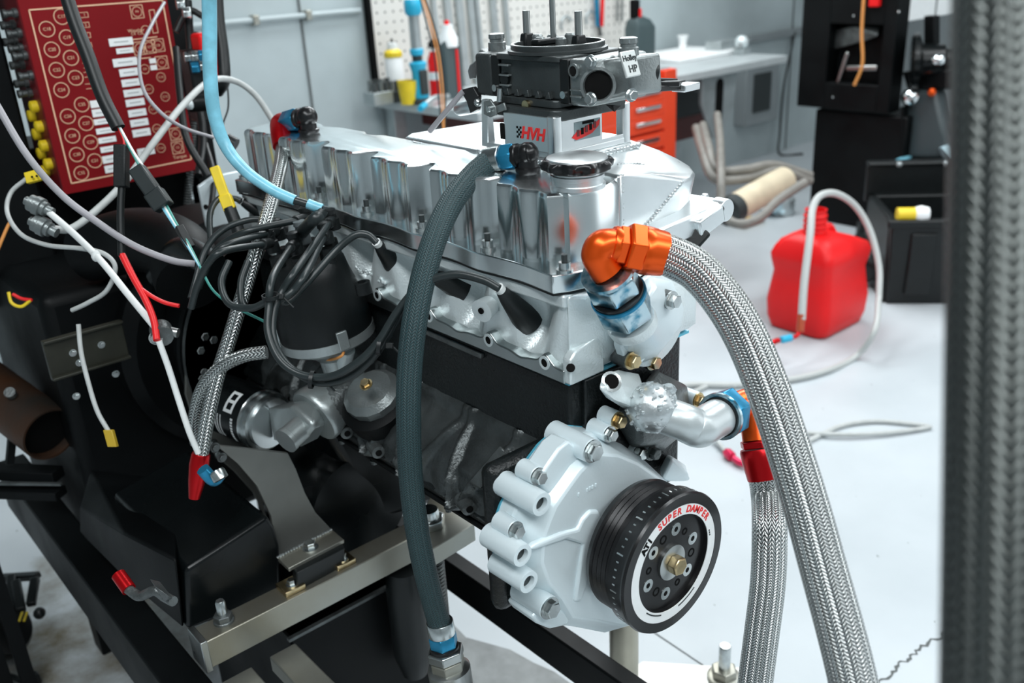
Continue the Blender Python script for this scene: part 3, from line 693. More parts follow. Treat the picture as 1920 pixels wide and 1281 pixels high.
# needle-and-seat columns on top of both bowls
for y, x in ((.060, .158), (.2615, .150)):
    MB().lathe([(.012, -.014), (.0105, 0), (.0105, .006), (.0085, .007), (.0085, .010), (.0095, .0105), (.0095, .0155), (.007, .0165)], (x, y, 1.153), (0, 0, 1), 20).build('needle_seat', M_carb, carb)
    MB().hexn((x, y, 1.1635), (0, 0, 1), .0098, .004).build('seat_nut', M_zinc, carb)
# fuel inlet on the bowl's far corner
ip = P(1205, 130, 'y', .055)
MB().lathe([(.015, 0), (.014, .010), (.012, .014), (.012, .020)], ip-V((.012, -.004, 0)), (.9, -.35, -.15), 24).build('fuel_inlet', M_carb, carb)
MB().lathe([(.0125, 0), (.0125, .006), (.006, .006)], ip+V((.005, -.004, -.003)), (.9, -.35, -.15), 24).build('inlet_seal', M_rub, carb)
MB().hull([P(895, 108, 'x', .114), P(893, 150, 'x', .114), P(880, 120, 'x', .125), P(880, 150, 'x', .125), P(876, 132, 'x', .14), P(895, 130, 'x', .15)]).build('rear_bowl_corner', M_carbd, carb, bevel=.003)
# throttle stop bracket reaching out to the right
M_brk = mat('black_bracket', (.014, .015, .016), .2, .35)
ta, tb_ = P(1180, 160, 'y', .085), P(1297, 160, 'y', .085)
u = (tb_-ta).normalized(); w_ = V((0, 1, 0))
b = MB(); b.bar(P(1175, 170, 'y', .075), P(1275, 163, 'y', .075), .012, .006).bar(P(1175, 150, 'y', .12), P(1265, 152, 'y', .12), .010, .006)
b.bar(P(1255, 158, 'y', .068), P(1268, 155, 'y', .125), .022, .006)
b.build('throttle_bracket', M_brk, carb, bevel=.001)
MB().bar(P(1272, 166, 'y', .072), P(1300, 160, 'y', .078), .018, .008).build('bracket_tip', M_billet2, carb, bevel=.001)
MB().hull([P(1150, 198, 'y', .09), P(1165, 198, 'y', .09), P(1152, 210, 'y', .09), P(1158, 205, 'y', .10), P(1135, 196, 'y', .10)]).build('pump_lever', M_plast, carb)
# throttle linkage on the left: levers, clevis, cable rod
def px_plate(pxs, x, t, m, name, parent=None, bevel=.001):
    pts = [P(a, c_, 'x', x) for a, c_ in pxs]
    return MB().prism([(p.y, p.z) for p in pts], 'x', x-t, x+t).build(name, m, parent or carb, bevel=bevel)
px_plate([(866, 168), (890, 162), (900, 180), (898, 205), (885, 212), (878, 190)], .112, .003, M_brk, 'throttle_lever')
px_plate([(908, 190), (920, 186), (930, 200), (932, 216), (920, 220), (908, 214)], .0945, .0015, M_carb, 'linkage_plate')
px_plate([(928, 200), (946, 192), (950, 206), (930, 212)], .097, .0015, M_carb, 'linkage_tab')
MB().lathe([(.0042, 0), (.0042, .003), (.003, .004)], P(919, 204, 'x', .093), (-1, 0, 0), 14).build('linkage_screw', M_zinc, carb)
MB().cyl(P(937, 190, 'x', .1), P(938, 165, 'x', .1), .0035).build('idle_spring', M_zinc, carb)
MB().lathe([(.006, 0), (.0085, .004), (.0085, .035), (.0065, .040), (.003, .041)], P(895, 198, 'x', .118), (P(845, 208, 'x', .118)-P(895, 198, 'x', .118)), 20).build('linkage_rod_end', M_billet2, carb)
MB().tube([P(868, 172, 'x', .108), P(840, 205, 'x', .10), P(806, 246, 'x', .095)], .0034, 10).build('throttle_rod', M_purplew, carb)
MB().ball(P(896, 192, 'x', .108), .005, 12).build('ball_stud', M_zinc, carb)

# ---- thermostat housing (front right of the head)
th = V((.112, -.010, .890))
hs = MB().lathe([(.052, -.004), (.052, .006), (.050, .007)], th, (0, -1, 0), 40).build('thermostat_flange', M_cast, eng, bevel=.001)
MB().ring(th+V((0, .0005, 0)), (0, -1, 0), .0500, .0528, .0018, 48).build('housing_gasket', M_blkflat, hs)
dome = MB().hull([P(x, y, 'y', v) for x, y, v in [(1150, 585, -.016), (1165, 670, -.016), (1185, 690, -.016), (1230, 672, -.020), (1280, 610, -.016), (1284, 575, -.016), (1262, 525, -.016), (1215, 515, -.016),
        (1195, 590, -.055), (1245, 555, -.050), (1270, 590, -.036), (1262, 630, -.036), (1225, 655, -.040), (1190, 650, -.036), (1175, 610, -.048), (1225, 535, -.045)]]).build('thermostat_housing', M_castlt, eng, bevel=.006, seg=3)
MB().prism([(P(x, y, 'y', -.022).x, P(x, y, 'y', -.022).z) for x, y in [(1163, 610), (1185, 640), (1215, 660), (1190, 690), (1172, 685), (1160, 650)]], 'y', -.014, -.026).build('bolt_ear', M_castlt, hs, bevel=.002)
for px, py, y, m in ((1183, 676, -.028, M_gold), (1222, 678, -.012, M_gold), (1258, 563, -.048, M_zinc)):
    c = P(px, py, 'y', y); MB().cyl(c+V((0, .02, 0)), c, .0095).build('bolt_seat', M_ironlt, hs); MB().bolt(c, (0, -1, 0), .0072, .009).build('housing_bolt', m, hs)
MB().ball(P(1183, 608, 'y', -.052), .007, 12, sq=(1, .4, 1.1)).build('drain_dimple', M_blkan, hs)
# outlet neck with worn blue fittings
n0, n1 = D(1188, 612, .915), D(1132, 497, .853); nd = (n1-n0).normalized(); nl = (n1-n0).length
nk = MB().lathe([(.0245, 0), (.0255, .006), (.0245, .012)], n0, nd, 36).build('outlet_neck', M_cast, hs)
MB().hexn(n0+nd*nl*.20, nd, .0275, nl*.34).build('lower_hex_fitting', M_bluesil, hs, bevel=.001)
MB().lathe([(.0235, 0), (.026, .002), (.026, .005), (.022, .006)], n0+nd*nl*.53, nd, 36).build('o_ring_groove', M_blkan, hs)
MB().ring(n0+nd*nl*.50, nd, .021, .0275, .0035, 36).build('blue_collar', M_blue, hs)
MB().hexn(n0+nd*nl*.60, nd, .0262, nl*.26).build('upper_hex_fitting', M_bluesil, hs, bevel=.001)
MB().ring(n0+nd*nl*.86, nd, .017, .0255, .004, 36).build('collar_lip', M_bluesil, hs)

# ---- water pump, welded outlet and elbow
wp = MB().hull([P(x, y, 'y', v) for x, y, v in [(1150, 790, -.006), (1180, 840, -.006), (1240, 850, -.006), (1300, 800, -.006), (1290, 720, -.006), (1230, 690, -.006), (1160, 760, -.02), (1200, 830, -.035), (1250, 820, -.04), (1270, 740, -.04), (1200, 740, -.045)]]).build('water_pump', M_ironlt, eng, bevel=.006, seg=3)
c = P(1148, 714, 'y', -.045)
MB().hull([P(1122, 728, 'y', -.048), P(1130, 700, 'y', -.035), P(1160, 692, 'y', -.02), P(1200, 700, 'y', -.012), P(1210, 730, 'y', -.03), P(1185, 765, 'y', -.045), P(1150, 752, 'y', -.052), P(1175, 770, 'y', -.02), P(1135, 745, 'y', -.02), P(1165, 725, 'y', -.05)]).build('pump_inlet_block', M_cast, wp, bevel=.003)
MB().lathe([(.0085, -.004), (.0105, 0), (.0105, .0012), (.0075, .0016), (.0070, -.002)], P(1146, 716, 'y', -.0465), (-.3, -.75, .6), 24).build('port_ring', M_zinc, wp)
MB().cyl(P(1146, 716, 'y', -.0465), P(1146, 716, 'y', -.048), .0072).build('port_bore', M_blkflat, wp)
# welded ball of bead rows
bc = P(1222, 765, 'y', -.055)
b = MB(); b.ball(bc, .0262, 24)
for i in range(150):
    a = random.uniform(0, 2*PI); t = math.acos(random.uniform(-1, 1)); n_ = V((math.sin(t)*math.cos(a), math.sin(t)*math.sin(a), math.cos(t)))
    b.ball(bc+n_*.025, random.uniform(.0020, .0034), 8, sq=(1.3, .8, .8))
b.build('welded_joint', M_weld, wp, smooth=60, kind='stuff')
weld([bc+V((.012, -.012, .022)), bc+V((.022, -.006, .014)), bc+V((.026, 0, .002)), bc+V((.020, -.004, -.016))], .0055, 'weld_row', wp, .005)
e0, e1, e2, e3 = P(1235, 775, 'y', -.06), P(1278, 790, 'y', -.078), P(1312, 803, 'y', -.086), P(1352, 780, 'y', -.080)
def mitre(pts, r, n=28): return MB().tube(pts, r, n, smooth=False)
M_alloy2 = mat('pale_alloy_tube', (.62, .67, .68), .55, .34, var=.12, nscale=14, bump=.06, bscale=380)
el = MB().tube([e0, e1, (e1+e2)/2+V((0, 0, -.001)), e2, (e2+e3)/2, e3], [.0195, .0195, .020, .0205, .0205, .0205], 32, res=5).build('outlet_elbow', M_alloy2, wp, smooth=50)
ed = (e3-(e2+e3)/2).normalized()
MB().ring(e3-ed*.006, ed, .018, .0222, .006, 36).build('elbow_seal', M_rub, wp)
for px, py, y, m in ((1157, 788, -.03, M_gold), (1222, 848, -.02, M_ironlt), (1308, 750, -.01, M_gold), (1197, 848, -.012, M_zinc)):
    c = P(px, py, 'y', y); MB().cyl(c+V((0, .02, 0)), c, .0098).build('bolt_seat', M_castlt, wp); MB().bolt(c, (0, -1, 0), .0070, .009).build('pump_bolt', m, wp)
MB().hull([P(x, y, 'y', v) for x, y, v in [(1235, 880, 0), (1250, 850, 0), (1285, 870, 0), (1295, 905, 0), (1240, 905, -.02), (1262, 858, -.02), (1290, 890, -.02)]]).build('pump_lower_lug', M_castlt, wp, bevel=.004)
MB().box((P(1225, 660, 'y', .06).x, .055, P(1240, 720, 'y', .06).z), (P(1265, 650, 'y', .06).x, .062, P(1240, 648, 'y', .06).z)).build('lifting_tab', mat('tan_zinc_tab', (.72, .55, .33), .3, .45), wp, bevel=.002)

# ---- distributor
d0 = V((-.050, .392, .790)); dd = (V((-.068, .402, .955))-d0).normalized()
dh = MB().lathe([(.018, -.035), (.020, -.01), (.028, -.002), (.040, .006), (.056, .014), (.060, .020)], d0, dd, 36).build('distributor_body', M_alloy, eng)
dcap = MB().lathe([(.060, .022), (.0605, .045), (.056, .080), (.049, .105), (.046, .122), (.040, .128), (.0005, .130)], d0, dd, 48).build('distributor_cap', M_plast, eng)
MB().ring(d0+dd*.018, dd, .054, .0615, .012, 48).build('clamp_band', M_alloy, dcap)
for k, a in enumerate((100, 215, 330)):
    ra = math.radians(a); o_ = dd.orthogonal().normalized(); o2 = dd.cross(o_); rr_ = (o_*math.cos(ra)+o2*math.sin(ra))
    MB().obox(d0+dd*.032+rr_*.0605, dd*.012, rr_*.003, dd.cross(rr_)*.007).build('cap_clip', M_alloy, dcap, bevel=.001)
c = P(680, 535, 'x', -.045)
MB().lathe([(.010, -.01), (.0095, .004), (.0055, .0045), (.005, .0)], c, dd, 18).build('screw_lug', M_plast, dcap)
term = []
for (px, py) in ((468, 472), (506, 452), (552, 462), (521, 438), (608, 432), (622, 405), (562, 425)):
    term.append((px, py))
o_ = (V((0, -1, 0))-dd*dd.dot(V((0, -1, 0)))).normalized(); o2 = dd.cross(o_)
TT = []
for k in range(7):
    if k < 6:
        ra = math.radians(60*k+20); tp = d0+dd*.124+(o_*math.cos(ra)+o2*math.sin(ra))*.036
    else: tp = d0+dd*.128
    MB().lathe([(.0105, -.004), (.0095, .004), (.0085, .018)], tp, dd, 18).build('terminal_tower', M_plast, dcap)
    TT.append(tp+dd*.016)
MB().tube([P(590, 668, 'x', -.06), P(615, 675, 'x', -.07), P(640, 668, 'x', -.07), P(645, 655, 'x', -.06)], .0018, 8).build('pickup_wire', M_orangew, dh)
MB().cyl(P(640, 700, 'x', -.045), P(650, 655, 'x', -.045), .011).build('hold_down_post', M_cast, dh)
MB().hull([P(545, 640, 'x', -.03), P(560, 632, 'x', -.03), P(560, 650, 'x', -.03), P(545, 648, 'x', -.05)]).build('red_connector', M_redw, dh)
# hold-down clamp
c = P(682, 728, 'x', -.055)
cl = MB().lathe([(.036, -.02), (.038, .0), (.030, .008), (.012, .012), (.0005, .0125)], c+V((.012, .004, -.012)), (-.45, -.15, .85), 14).build('clamp_casting', M_carb, eng, smooth=25)
MB().bolt(P(687, 722, 'x', -.062), (-.45, -.15, .85), .0062, .007).build('clamp_bolt', M_gold, cl)
MB().lathe([(.042, -.03), (.045, -.004), (.036, .0)], c+V((.014, .005, -.024)), (-.45, -.15, .85), 28).build('clamp_base', M_black, cl)

# ---- oil filter and adapter
f0 = P(500, 790, 'x', -.105)            # open (front) end of the can
fd = V((-.22, .97, .05)).normalized()
fa = MB().lathe([(.034, -.004), (.040, 0), (.0405, .010), (.0425, .012), (.0425, .100), (.040, .112), (.026, .118), (.0005, .118)], f0, fd, 40).build('oil_filter', M_blackgl, eng)
MB().lathe([(.036, -.006), (.0420, -.005), (.0432, -.001), (.0432, .004), (.0415, .006), (.0415, .010), (.0428, .012)], f0, fd, 40).build('crimped_rim', M_zinc, fa)
MB().lathe([(.036, -.012), (.036, -.004), (.028, -.001)], f0, fd, 36).build('filter_base', M_billet2, fa)
# printed maker's mark and small print, wrapped on the can
def on_can(ang, t, r=.0427):
    a_ = fd.orthogonal().normalized(); up_ = (V((0, 0, 1))-fd*fd.z).normalized(); s_ = up_.cross(fd)
    ra = math.radians(ang); n_ = up_*math.cos(ra)+s_*math.sin(ra); tq_ = -up_*math.sin(ra)+s_*math.cos(ra)
    return f0+fd*t+n_*r, n_, tq_
b = MB()
for (t0, t1, a0, a1) in ((.026, .0305, 18, 62), (.040, .0445, 18, 62), (.0305, .040, 18, 24), (.0305, .040, 56, 62), (.0305, .040, 37, 43)):
    rows = []
    for i in range(9):
        a = a0+(a1-a0)*i/8; p0, n_, _ = on_can(a, t0, .04275); p1, _, _ = on_can(a, t1, .04275); rows.append((p0, p1))
    for i in range(8):
        k = b.pts([rows[i][0], rows[i][1], rows[i+1][1], rows[i+1][0]]); b.face([k, k+1, k+2, k+3])
b.build('printed_mark', M_white, fa)
b = MB()
for row, t in enumerate((.024, .048, .054, .059)):
    for i in range(16 if row else 9):
        p, n_, tq_ = on_can(72+i*(3.2 if row else 6), t, .0428); b.obox(p, tq_*(.0008 if row else .0016), fd*(.0011 if row else .0024), n_*.0001)
b.build('small_print', M_white, fa, kind='stuff')
ad = MB().hull([f0+fd*-.008+V((0, 0, .025)), f0+fd*-.008+V((0, 0, -.028)), P(600, 740, 'x', -.075), P(618, 790, 'x', -.075), P(600, 820, 'x', -.075), P(545, 760, 'x', -.115), P(525, 815, 'x', -.125), P(560, 840, 'x', -.12), P(590, 800, 'x', -.11)]).build('filter_adapter', M_alloy, eng, bevel=.006, seg=3)
pa, pb2 = P(535, 828, 'x', -.14), P(572, 795, 'x', -.105)
MB().lathe([(.0175, 0), (.0175, .006), (.0165, .007), (.0165, .06)], pa, pb2-pa, 28).build('adapter_plug', M_alloy, ad)
MB().lathe([(.038, 0), (.040, .003), (.040, .010), (.036, .03)], P(588, 782, 'x', -.088), (.75, .1, .25), 32).build('adapter_flange', M_alloy, ad)
MB().lathe([(.034, 0), (.036, .05), (.045, .06)], P(605, 770, 'x', -.075), (.8, .1, .2), 28).build('mounting_neck', M_ironlt, ad)
MB().bolt(P(518, 868, 'x', -.095), (-.2, -.9, .3), .011, .012).build('pan_drain_bolt', M_zinc, op)

# ---- engine plate, bell housing
pq = lambda x, y, yy: (P(x, y, 'y', yy).x, P(x, y, 'y', yy).z)
ep = MB().prism([pq(x, y, .70) for x, y in [(372, 560), (350, 640), (348, 740), (372, 815), (400, 850), (440, 885), (476, 925), (500, 975), (512, 1020), (520, 1060), (645, 1010), (590, 960), (560, 900), (545, 840), (560, 700), (540, 560)]], 'y', .700, .706).build('engine_plate', mat('grey_plate_steel', (.22, .225, .21), .6, .45, var=.3, nscale=7), eng, bevel=.001)
MB().lathe([(.20, 0), (.20, .012), (.185, .014), (.17, .13), (.05, .14)], (.060, .708, .690), (0, 1, 0), 72).build('bell_housing', M_black, eng)
for px, py in ((382, 630), (398, 636), (374, 656), (376, 708), (380, 696), (398, 832), (412, 852)):
    MB().bolt(P(px, py, 'y', .700), (0, -1, 0), .0065, .007).build('plate_bolt', M_zinc, ep)
MB().lathe([(.198, -.006), (.198, .004), (.192, .004), (.192, -.006), (.198, -.006)], (.060, .700, .690), (0, 1, 0), 72).build('flywheel_rim', M_ironlt, ep)

# ================================================================== hoses
def hose_end(root, p, d, r, m_sock, m_nut, name='hose_end'):
    """socket at p pointing along d (away from the hose)"""
    d = V(d).normalized()
    MB().lathe([(r*1.10, -r*1.6), (r*1.22, -r*1.5), (r*1.25, -r*.4), (r*1.12, 0)], p, d, 30).build('hose_socket', m_sock, root)
    MB().hexn(p-d*r*.1, d, r*1.32, r*1.0).build('hose_nut', m_nut, root, bevel=.0008)

dep = lambda p: (p-CAM).dot(fw)
# upper coolant hose: orange elbow on the thermostat neck
hA = thing('coolant_hose', 'thick braided steel hose with orange elbow running from the thermostat housing to the floor', 'hose', D(1600, 1281, .74))
pts = [D(1232, 472, .858), D(1262, 483, .855), D(1310, 510, .845), D(1358, 565, .832), D(1400, 635, .82), D(1440, 730, .805), D(1478, 840, .79), D(1512, 950, .775), D(1545, 1070, .76), D(1578, 1190, .745), D(1602, 1290, .735), D(1625, 1420, .72)]
MB().tube(pts, .0192, 40, res=10).build('braided_hose', M_braid, hA)
e0 = D(1124, 480, .851)
hd_ = (pts[1]-pts[0]).normalized()
b = MB().tube([D(1140, 512, .857), D(1127, 493, .853), D(1121, 478, .850), D(1128, 463, .848), D(1146, 459, .850), D(1168, 461, .853)], [.0150, .0150, .0155, .0155, .0150, .0145], 28, res=6).build('orange_elbow', M_orange, hA)
s0, s1 = D(1147, 458, .850), D(1242, 476, .858); sd_ = (s1-s0).normalized(); sl = (s1-s0).length
MB().lathe([(.0165, 0), (.0175, .002), (.0175, .006), (.016, .007)], s0, sd_, 32).build('swivel_collar', M_orange, hA)
MB().hexn(s0+sd_*.004, sd_, .0195, .009).build('swivel_nut', M_orange, hA, bevel=.0008)
MB().hexn(s0+sd_*.0130, sd_, .0240, .017).build('hex_socket', M_orange, hA, bevel=.0012)
MB().lathe([(.0215, 0), (.0226, .003), (.0224, .008), (.0208, sl-.027)], s0+sd_*.028, sd_, 36).build('tapered_socket', M_orange, hA)

# lower coolant hose from the pump elbow
hB = thing('coolant_hose', 'braided steel hose with red socket hanging from the blue nut of the pump elbow', 'hose', D(1420, 1281, 1.0))
q0 = e3; q1 = D(1392, 768, .985)
MB().hexn(e3-ed*.001, ed, .0270, .024, ref=(0, 0, 1)).build('blue_nut', M_blue, hB, bevel=.001)
MB().ring(e3-ed*.004, ed, .020, .0262, .004, 36).build('nut_lip', M_bluesil, hB)
k0 = e3+ed*.014
kz = dep(e3+ed*.03); k1 = D(1409, 758, kz+.005); k2 = D(1417, 795, kz); k3 = D(1421, 828, kz-.004)
MB().tube([e3+ed*.020, k1, k2, k3], [.0165, .0175, .0168, .0165], 28, res=8).build('red_elbow', M_orange, hB)
kd = (D(1436, 900, kz-.006)-k3).normalized()
MB().hexn(k3-kd*.002, kd, .0205, .008).build('swivel_nut', M_red, hB, bevel=.0008)
MB().lathe([(.0205, 0), (.0215, .003), (.0215, .012), (.0195, .034)], k3+kd*.007, kd, 36).build('red_socket', M_red, hB)
kk = k3+kd*.036
MB().tube([kk, D(1440, 935, kz-.004), D(1443, 1000, .972), D(1440, 1090, .972), D(1428, 1190, .98), D(1415, 1290, .99), D(1400, 1420, 1.0)], .0182, 36, res=10).build('braided_hose', M_braid, hB)

# hose crossing the foreground at the right edge of the picture
hC = thing('foreground_hose', 'thick blurred braided steel hose hanging close to the viewer at the right edge', 'hose', D(1868, 1400, .33))
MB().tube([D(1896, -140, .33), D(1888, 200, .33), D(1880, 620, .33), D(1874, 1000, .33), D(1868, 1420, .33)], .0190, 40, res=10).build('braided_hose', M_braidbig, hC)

# dark nylon hose in front of the engine
hD = thing('vent_hose', 'dark green braided hose arching from the cover down past the block', 'hose', D(835, 1281, 1.06))
a0 = V((.058, .112, 1.04))
MB().lathe([(.0125, 0), (.0135, .003), (.0135, .006), (.011, .007), (.0105, .018)], a0, (0, 0, 1), 24).build('black_port_base', M_blkan, hD)
vd = (P(930, 306, 'x', .045)-P(992, 296, 'x', .058)).normalized()
a1 = a0+V((0, 0, .020))
MB().ball(a1, .0125, 18).lathe([(.0115, -.006), (.0115, .010), (.0128, .011), (.0128, .016)], a1, vd, 24).build('black_port_elbow', M_blkan, hD)
MB().hexn(a1+vd*.014, vd, .0148, .017).build('blue_nut', M_blue, hD, bevel=.001)
MB().lathe([(.0125, 0), (.0138, .001), (.0138, .019), (.0128, .020)], a1+vd*.031, vd, 28).build('silver_collar', M_zinc, hD)
hp = a1+vd*.046
dep = lambda p: (p-CAM).dot(fw)
h0 = dep(hp)
MB().tube([hp, D(884, 333, h0-.01), D(848, 378, h0-.035), D(818, 440, h0-.06), D(795, 515, h0-.075), D(778, 600, h0-.08), D(768, 690, h0-.07), D(766, 790, h0-.055), D(770, 890, h0-.03), D(780, 980, h0-.01), D(797, 1070, h0+.01), D(818, 1150, h0+.03), D(828, 1180, h0+.035)], .0128, 30, res=10).build('nylon_hose', M_nylon, hD)
t0 = D(824, 1165, h0+.033); t1 = D(836, 1225, h0+.045); td = (t1-t0).normalized()
MB().lathe([(.0148, 0), (.0155, .001), (.0155, .016), (.0142, .017)], t0, td, 28).build('silver_collar', M_zinc, hD)
MB().hexn(t0+td*.0165, td, .0165, .016).build('blue_nut', M_blue, hD, bevel=.001)
MB().lathe([(.013, 0), (.016, .002), (.017, .008)], t0+td*.031, td, 24).build('black_ferrule', M_blkan, hD)
MB().hexn(t0+td*.036, td, .0215, .012).build('reducer_hex', M_steel, hD, bevel=.001)
MB().hexn(t0+td*.049, td, .0200, .014).build('steel_hex', M_steelw, hD, bevel=.001)
MB().lathe([(.021, 0), (.0245, .002), (.0245, .10)], t0+td*.060, td, 32).build('steel_bung', M_steel, hD)

# rear vent hose with red and blue fittings
hE = thing('vent_hose', 'slim braided steel hose with red ends crossing in front of the distributor wires', 'hose', D(365, 930, 1.2))
a0 = P(580, 250, 'z', 1.040)
MB().lathe([(.0135, 0), (.0145, .003), (.0145, .006), (.0115, .007), (.011, .018)], a0, (0, 0, 1), 24).build('black_port_base', M_blkan, hE)
a1 = a0+V((0, 0, .0225)); vd = (P(530, 238, 'x', a0.x-.01)-P(582, 223, 'x', a0.x)).normalized()
MB().ball(a1, .0145, 18).lathe([(.013, -.006), (.013, .012), (.0148, .013), (.0148, .018)], a1, vd, 24).build('black_port_elbow', M_blkan, hE)
MB().hexn(a1+vd*.018, vd, .0165, .032).build('blue_nut', M_blue, hE, bevel=.001)
r0 = a1+vd*.053; rp1 = D(527, 252, dep(r0)-.01); rp2 = D(530, 275, dep(r0)-.02)
MB().tube([r0-vd*.004, r0+vd*.010, rp1, rp2], [.0135, .0155, .0145, .0135], 24, res=8).build('red_elbow', M_red, hE)
g = dep(rp2)
MB().tube([rp2, D(526, 310, g-.04), D(514, 362, g-.09), D(497, 420, g-.13), D(478, 480, g-.14), D(455, 555, g-.13), D(432, 630, g-.12), D(408, 705, g-.11), D(390, 780, g-.10), D(376, 860, g-.09)], .0093, 24, res=10).build('braided_hose', M_braidn, hE)
z0, z1 = D(377, 850, g-.09), D(364, 935, g-.08)
MB().lathe([(.0108, 0), (.0118, .002), (.0128, .016), (.0105, .04), (.007, .062)], z0, z1-z0, 26).build('red_socket', M_red, hE)
MB().tube([D(500, 660, 1.17), D(455, 668, 1.17), D(412, 690, 1.18), D(380, 728, 1.19), D(366, 780, 1.21), D(368, 830, 1.24)], .0085, 20).build('oil_line', M_braidn, tag(thing('oil_line', 'short braided steel line curving behind the oil filter', 'hose', D(368, 830, 1.24)), 'short braided steel line curving down behind the oil filter', 'hose'))

# ================================================================== ignition wires
def plug_boot(root, p, q):
    MB().lathe([(.0042, 0), (.0066, .004), (.0090, .014), (.0115, .03), (.0165, (q-p).length)], p, q-p, 18).build('plug_boot', M_rub, root)
    dd_ = (q-p).normalized(); MB().ring(p-dd_*.004, dd_, .003, .0056, .006, 18).build('white_band', M_whitew, root)
def cap_boot(root, tp, to):
    MB().lathe([(.0092, -.012), (.0092, .002), (.0070, .003), (.0070, .008), (.0082, .0085), (.0078, .014), (.005, .0155)], tp, dd, 18).build('terminal_boot', M_rub, root)
    v_ = (V(to)-tp); v_.normalize()
    MB().lathe([(.0068, 0), (.0068, .030), (.0058, .033)], tp, v_, 16).build('boot_arm', M_rub, root)
    return tp+v_*.030
TD = dep(TT[6])
knobs = {'A': (508, 455), 'B': (520, 432), 'C': (553, 457), 'E': (576, 408), 'F': (622, 413), 'G': (610, 438)}
def knob(k): return D(knobs[k][0], knobs[k][1], TD+{'A': .0, 'B': .02, 'C': -.02, 'E': .03, 'F': .02, 'G': -.01}[k])
wires = [
 ('A', (458, 466, 1.06), [(420, 471, 1.06), (390, 495, 1.06), (370, 535, 1.07), (358, 578, 1.08)], None, 'spark plug wire curving left from the lowest left tower of the distributor'),
 ('B', (468, 447, 1.10), [(430, 458, 1.10), (400, 480, 1.10), (380, 515, 1.11), (362, 560, 1.12)], None, 'spark plug wire leaving the middle left tower of the distributor beside two others'),
 ('E', (533, 420, 1.13), [(470, 432, 1.13), (425, 452, 1.14), (398, 480, 1.15), (372, 540, 1.16)], None, 'spark plug wire, uppermost of three going left from the distributor'),
 ('C', (519, 487, 1.02), [(511, 520, 1.00), (504, 575, .99), (503, 625, .985), (525, 675, .98), (565, 703, .975), (620, 706, .965), (670, 680, .95), (710, 640, .94), (745, 585, .93), (790, 535, .925), (850, 515, .915), (905, 525, .905), (936, 541, .90)], ((938, 543, -.012), (992, 605, .026)), 'long spark plug wire looping under the distributor to the frontmost plug'),
 ('F', (592, 447, 1.03), [(560, 500, 1.01), (530, 545, 1.00), (513, 590, .995), (514, 640, .99), (540, 685, .985), (590, 716, .98), (645, 712, .97), (695, 675, .96), (730, 625, .95), (765, 560, .945), (800, 515, .95)], ((802, 512, -.012), (868, 545, .026)), 'spark plug wire sharing the loop under the distributor, ending at the second plug'),
 ('G', (592, 472, 1.02), [(575, 510, 1.01), (550, 545, 1.00), (528, 563, 1.00), (545, 562, 1.01), (585, 520, 1.02), (630, 470, 1.03), (665, 442, 1.03), (690, 441, 1.03), (706, 455, 1.03)], ((708, 457, -.010), (748, 505, .026)), 'short spark plug wire rising from the zip tie to the third plug'),
]
for k, to, path, plug, lab in wires:
    w = thing('spark_plug_wire', 'charcoal '+lab, 'wire', knob(k), 'spark plug wires')
    st = cap_boot(w, knob(k), D(*to))
    MB().tube([st]+[D(*p) for p in path], .0041, 14, res=8).build('wire', M_wire, w)
    if plug: plug_boot(w, P(plug[0][0], plug[0][1], 'x', plug[0][2]), P(plug[1][0], plug[1][1], 'x', plug[1][2]))
# rear plug wires seen between the distributor and the cover
for path, plug, lab in (
  ([(358, 560, 1.13), (385, 470, 1.15), (420, 430, 1.17), (470, 412, 1.18), (505, 415, 1.18)], ((508, 416, -.010), (560, 435, .02)), 'charcoal spark plug wire running behind the braided hose to the fourth plug'),
  ([(395, 455, 1.20), (394, 400, 1.22), (412, 372, 1.24), (440, 372, 1.25), (452, 377, 1.25)], ((452, 377, -.008), (500, 402, .02)), 'charcoal spark plug wire bending over the yellow connector to the rearmost plugs'),
  ([(430, 490, 1.06), (415, 530, 1.05), (430, 570, 1.04), (470, 578, 1.03), (500, 566, 1.01)], None, 'charcoal ignition wire loop hanging left of the distributor'),
  ([(465, 490, 1.07), (452, 530, 1.06), (455, 572, 1.05), (470, 580, 1.04)], None, 'short charcoal ignition wire behind the braided hose')):
    w = thing('spark_plug_wire', lab, 'wire', D(*path[0]), 'spark plug wires')
    MB().tube([D(*p) for p in path], .0041, 12).build('wire', M_wire, w)
    if plug: plug_boot(w, P(plug[0][0], plug[0][1], 'x', plug[0][2]), P(plug[1][0], plug[1][1], 'x', plug[1][2]))
for (px, py, dp_, lab) in ((508, 556, .992, 'small black zip tie around the plug wires left of the distributor'), (712, 648, .945, 'small black zip tie around the plug wires right of the distributor'), (585, 712, .975, 'small black zip tie at the bottom of the plug wire loop')):
    c = D(px, py, dp_); dr = (D(px+14, py+4, dp_)-D(px-14, py, dp_)).normalized() if px != 508 else V((0, 0, 1))
    z = thing('zip_tie', lab, 'zip tie', c, 'zip ties')
    MB().ring(c-dr*.002, dr, .0085, .0098, .004, 24).build('strap', M_rub, z); MB().obox(c+RT*.010, RT*.004, DN*.003, fw*.003).build('tie_head', M_rub, z, bevel=.0008); MB().bar(c+RT*.012, c+RT*.024+DN*.012, .002, .0012).build('tie_tail', M_rub, z)

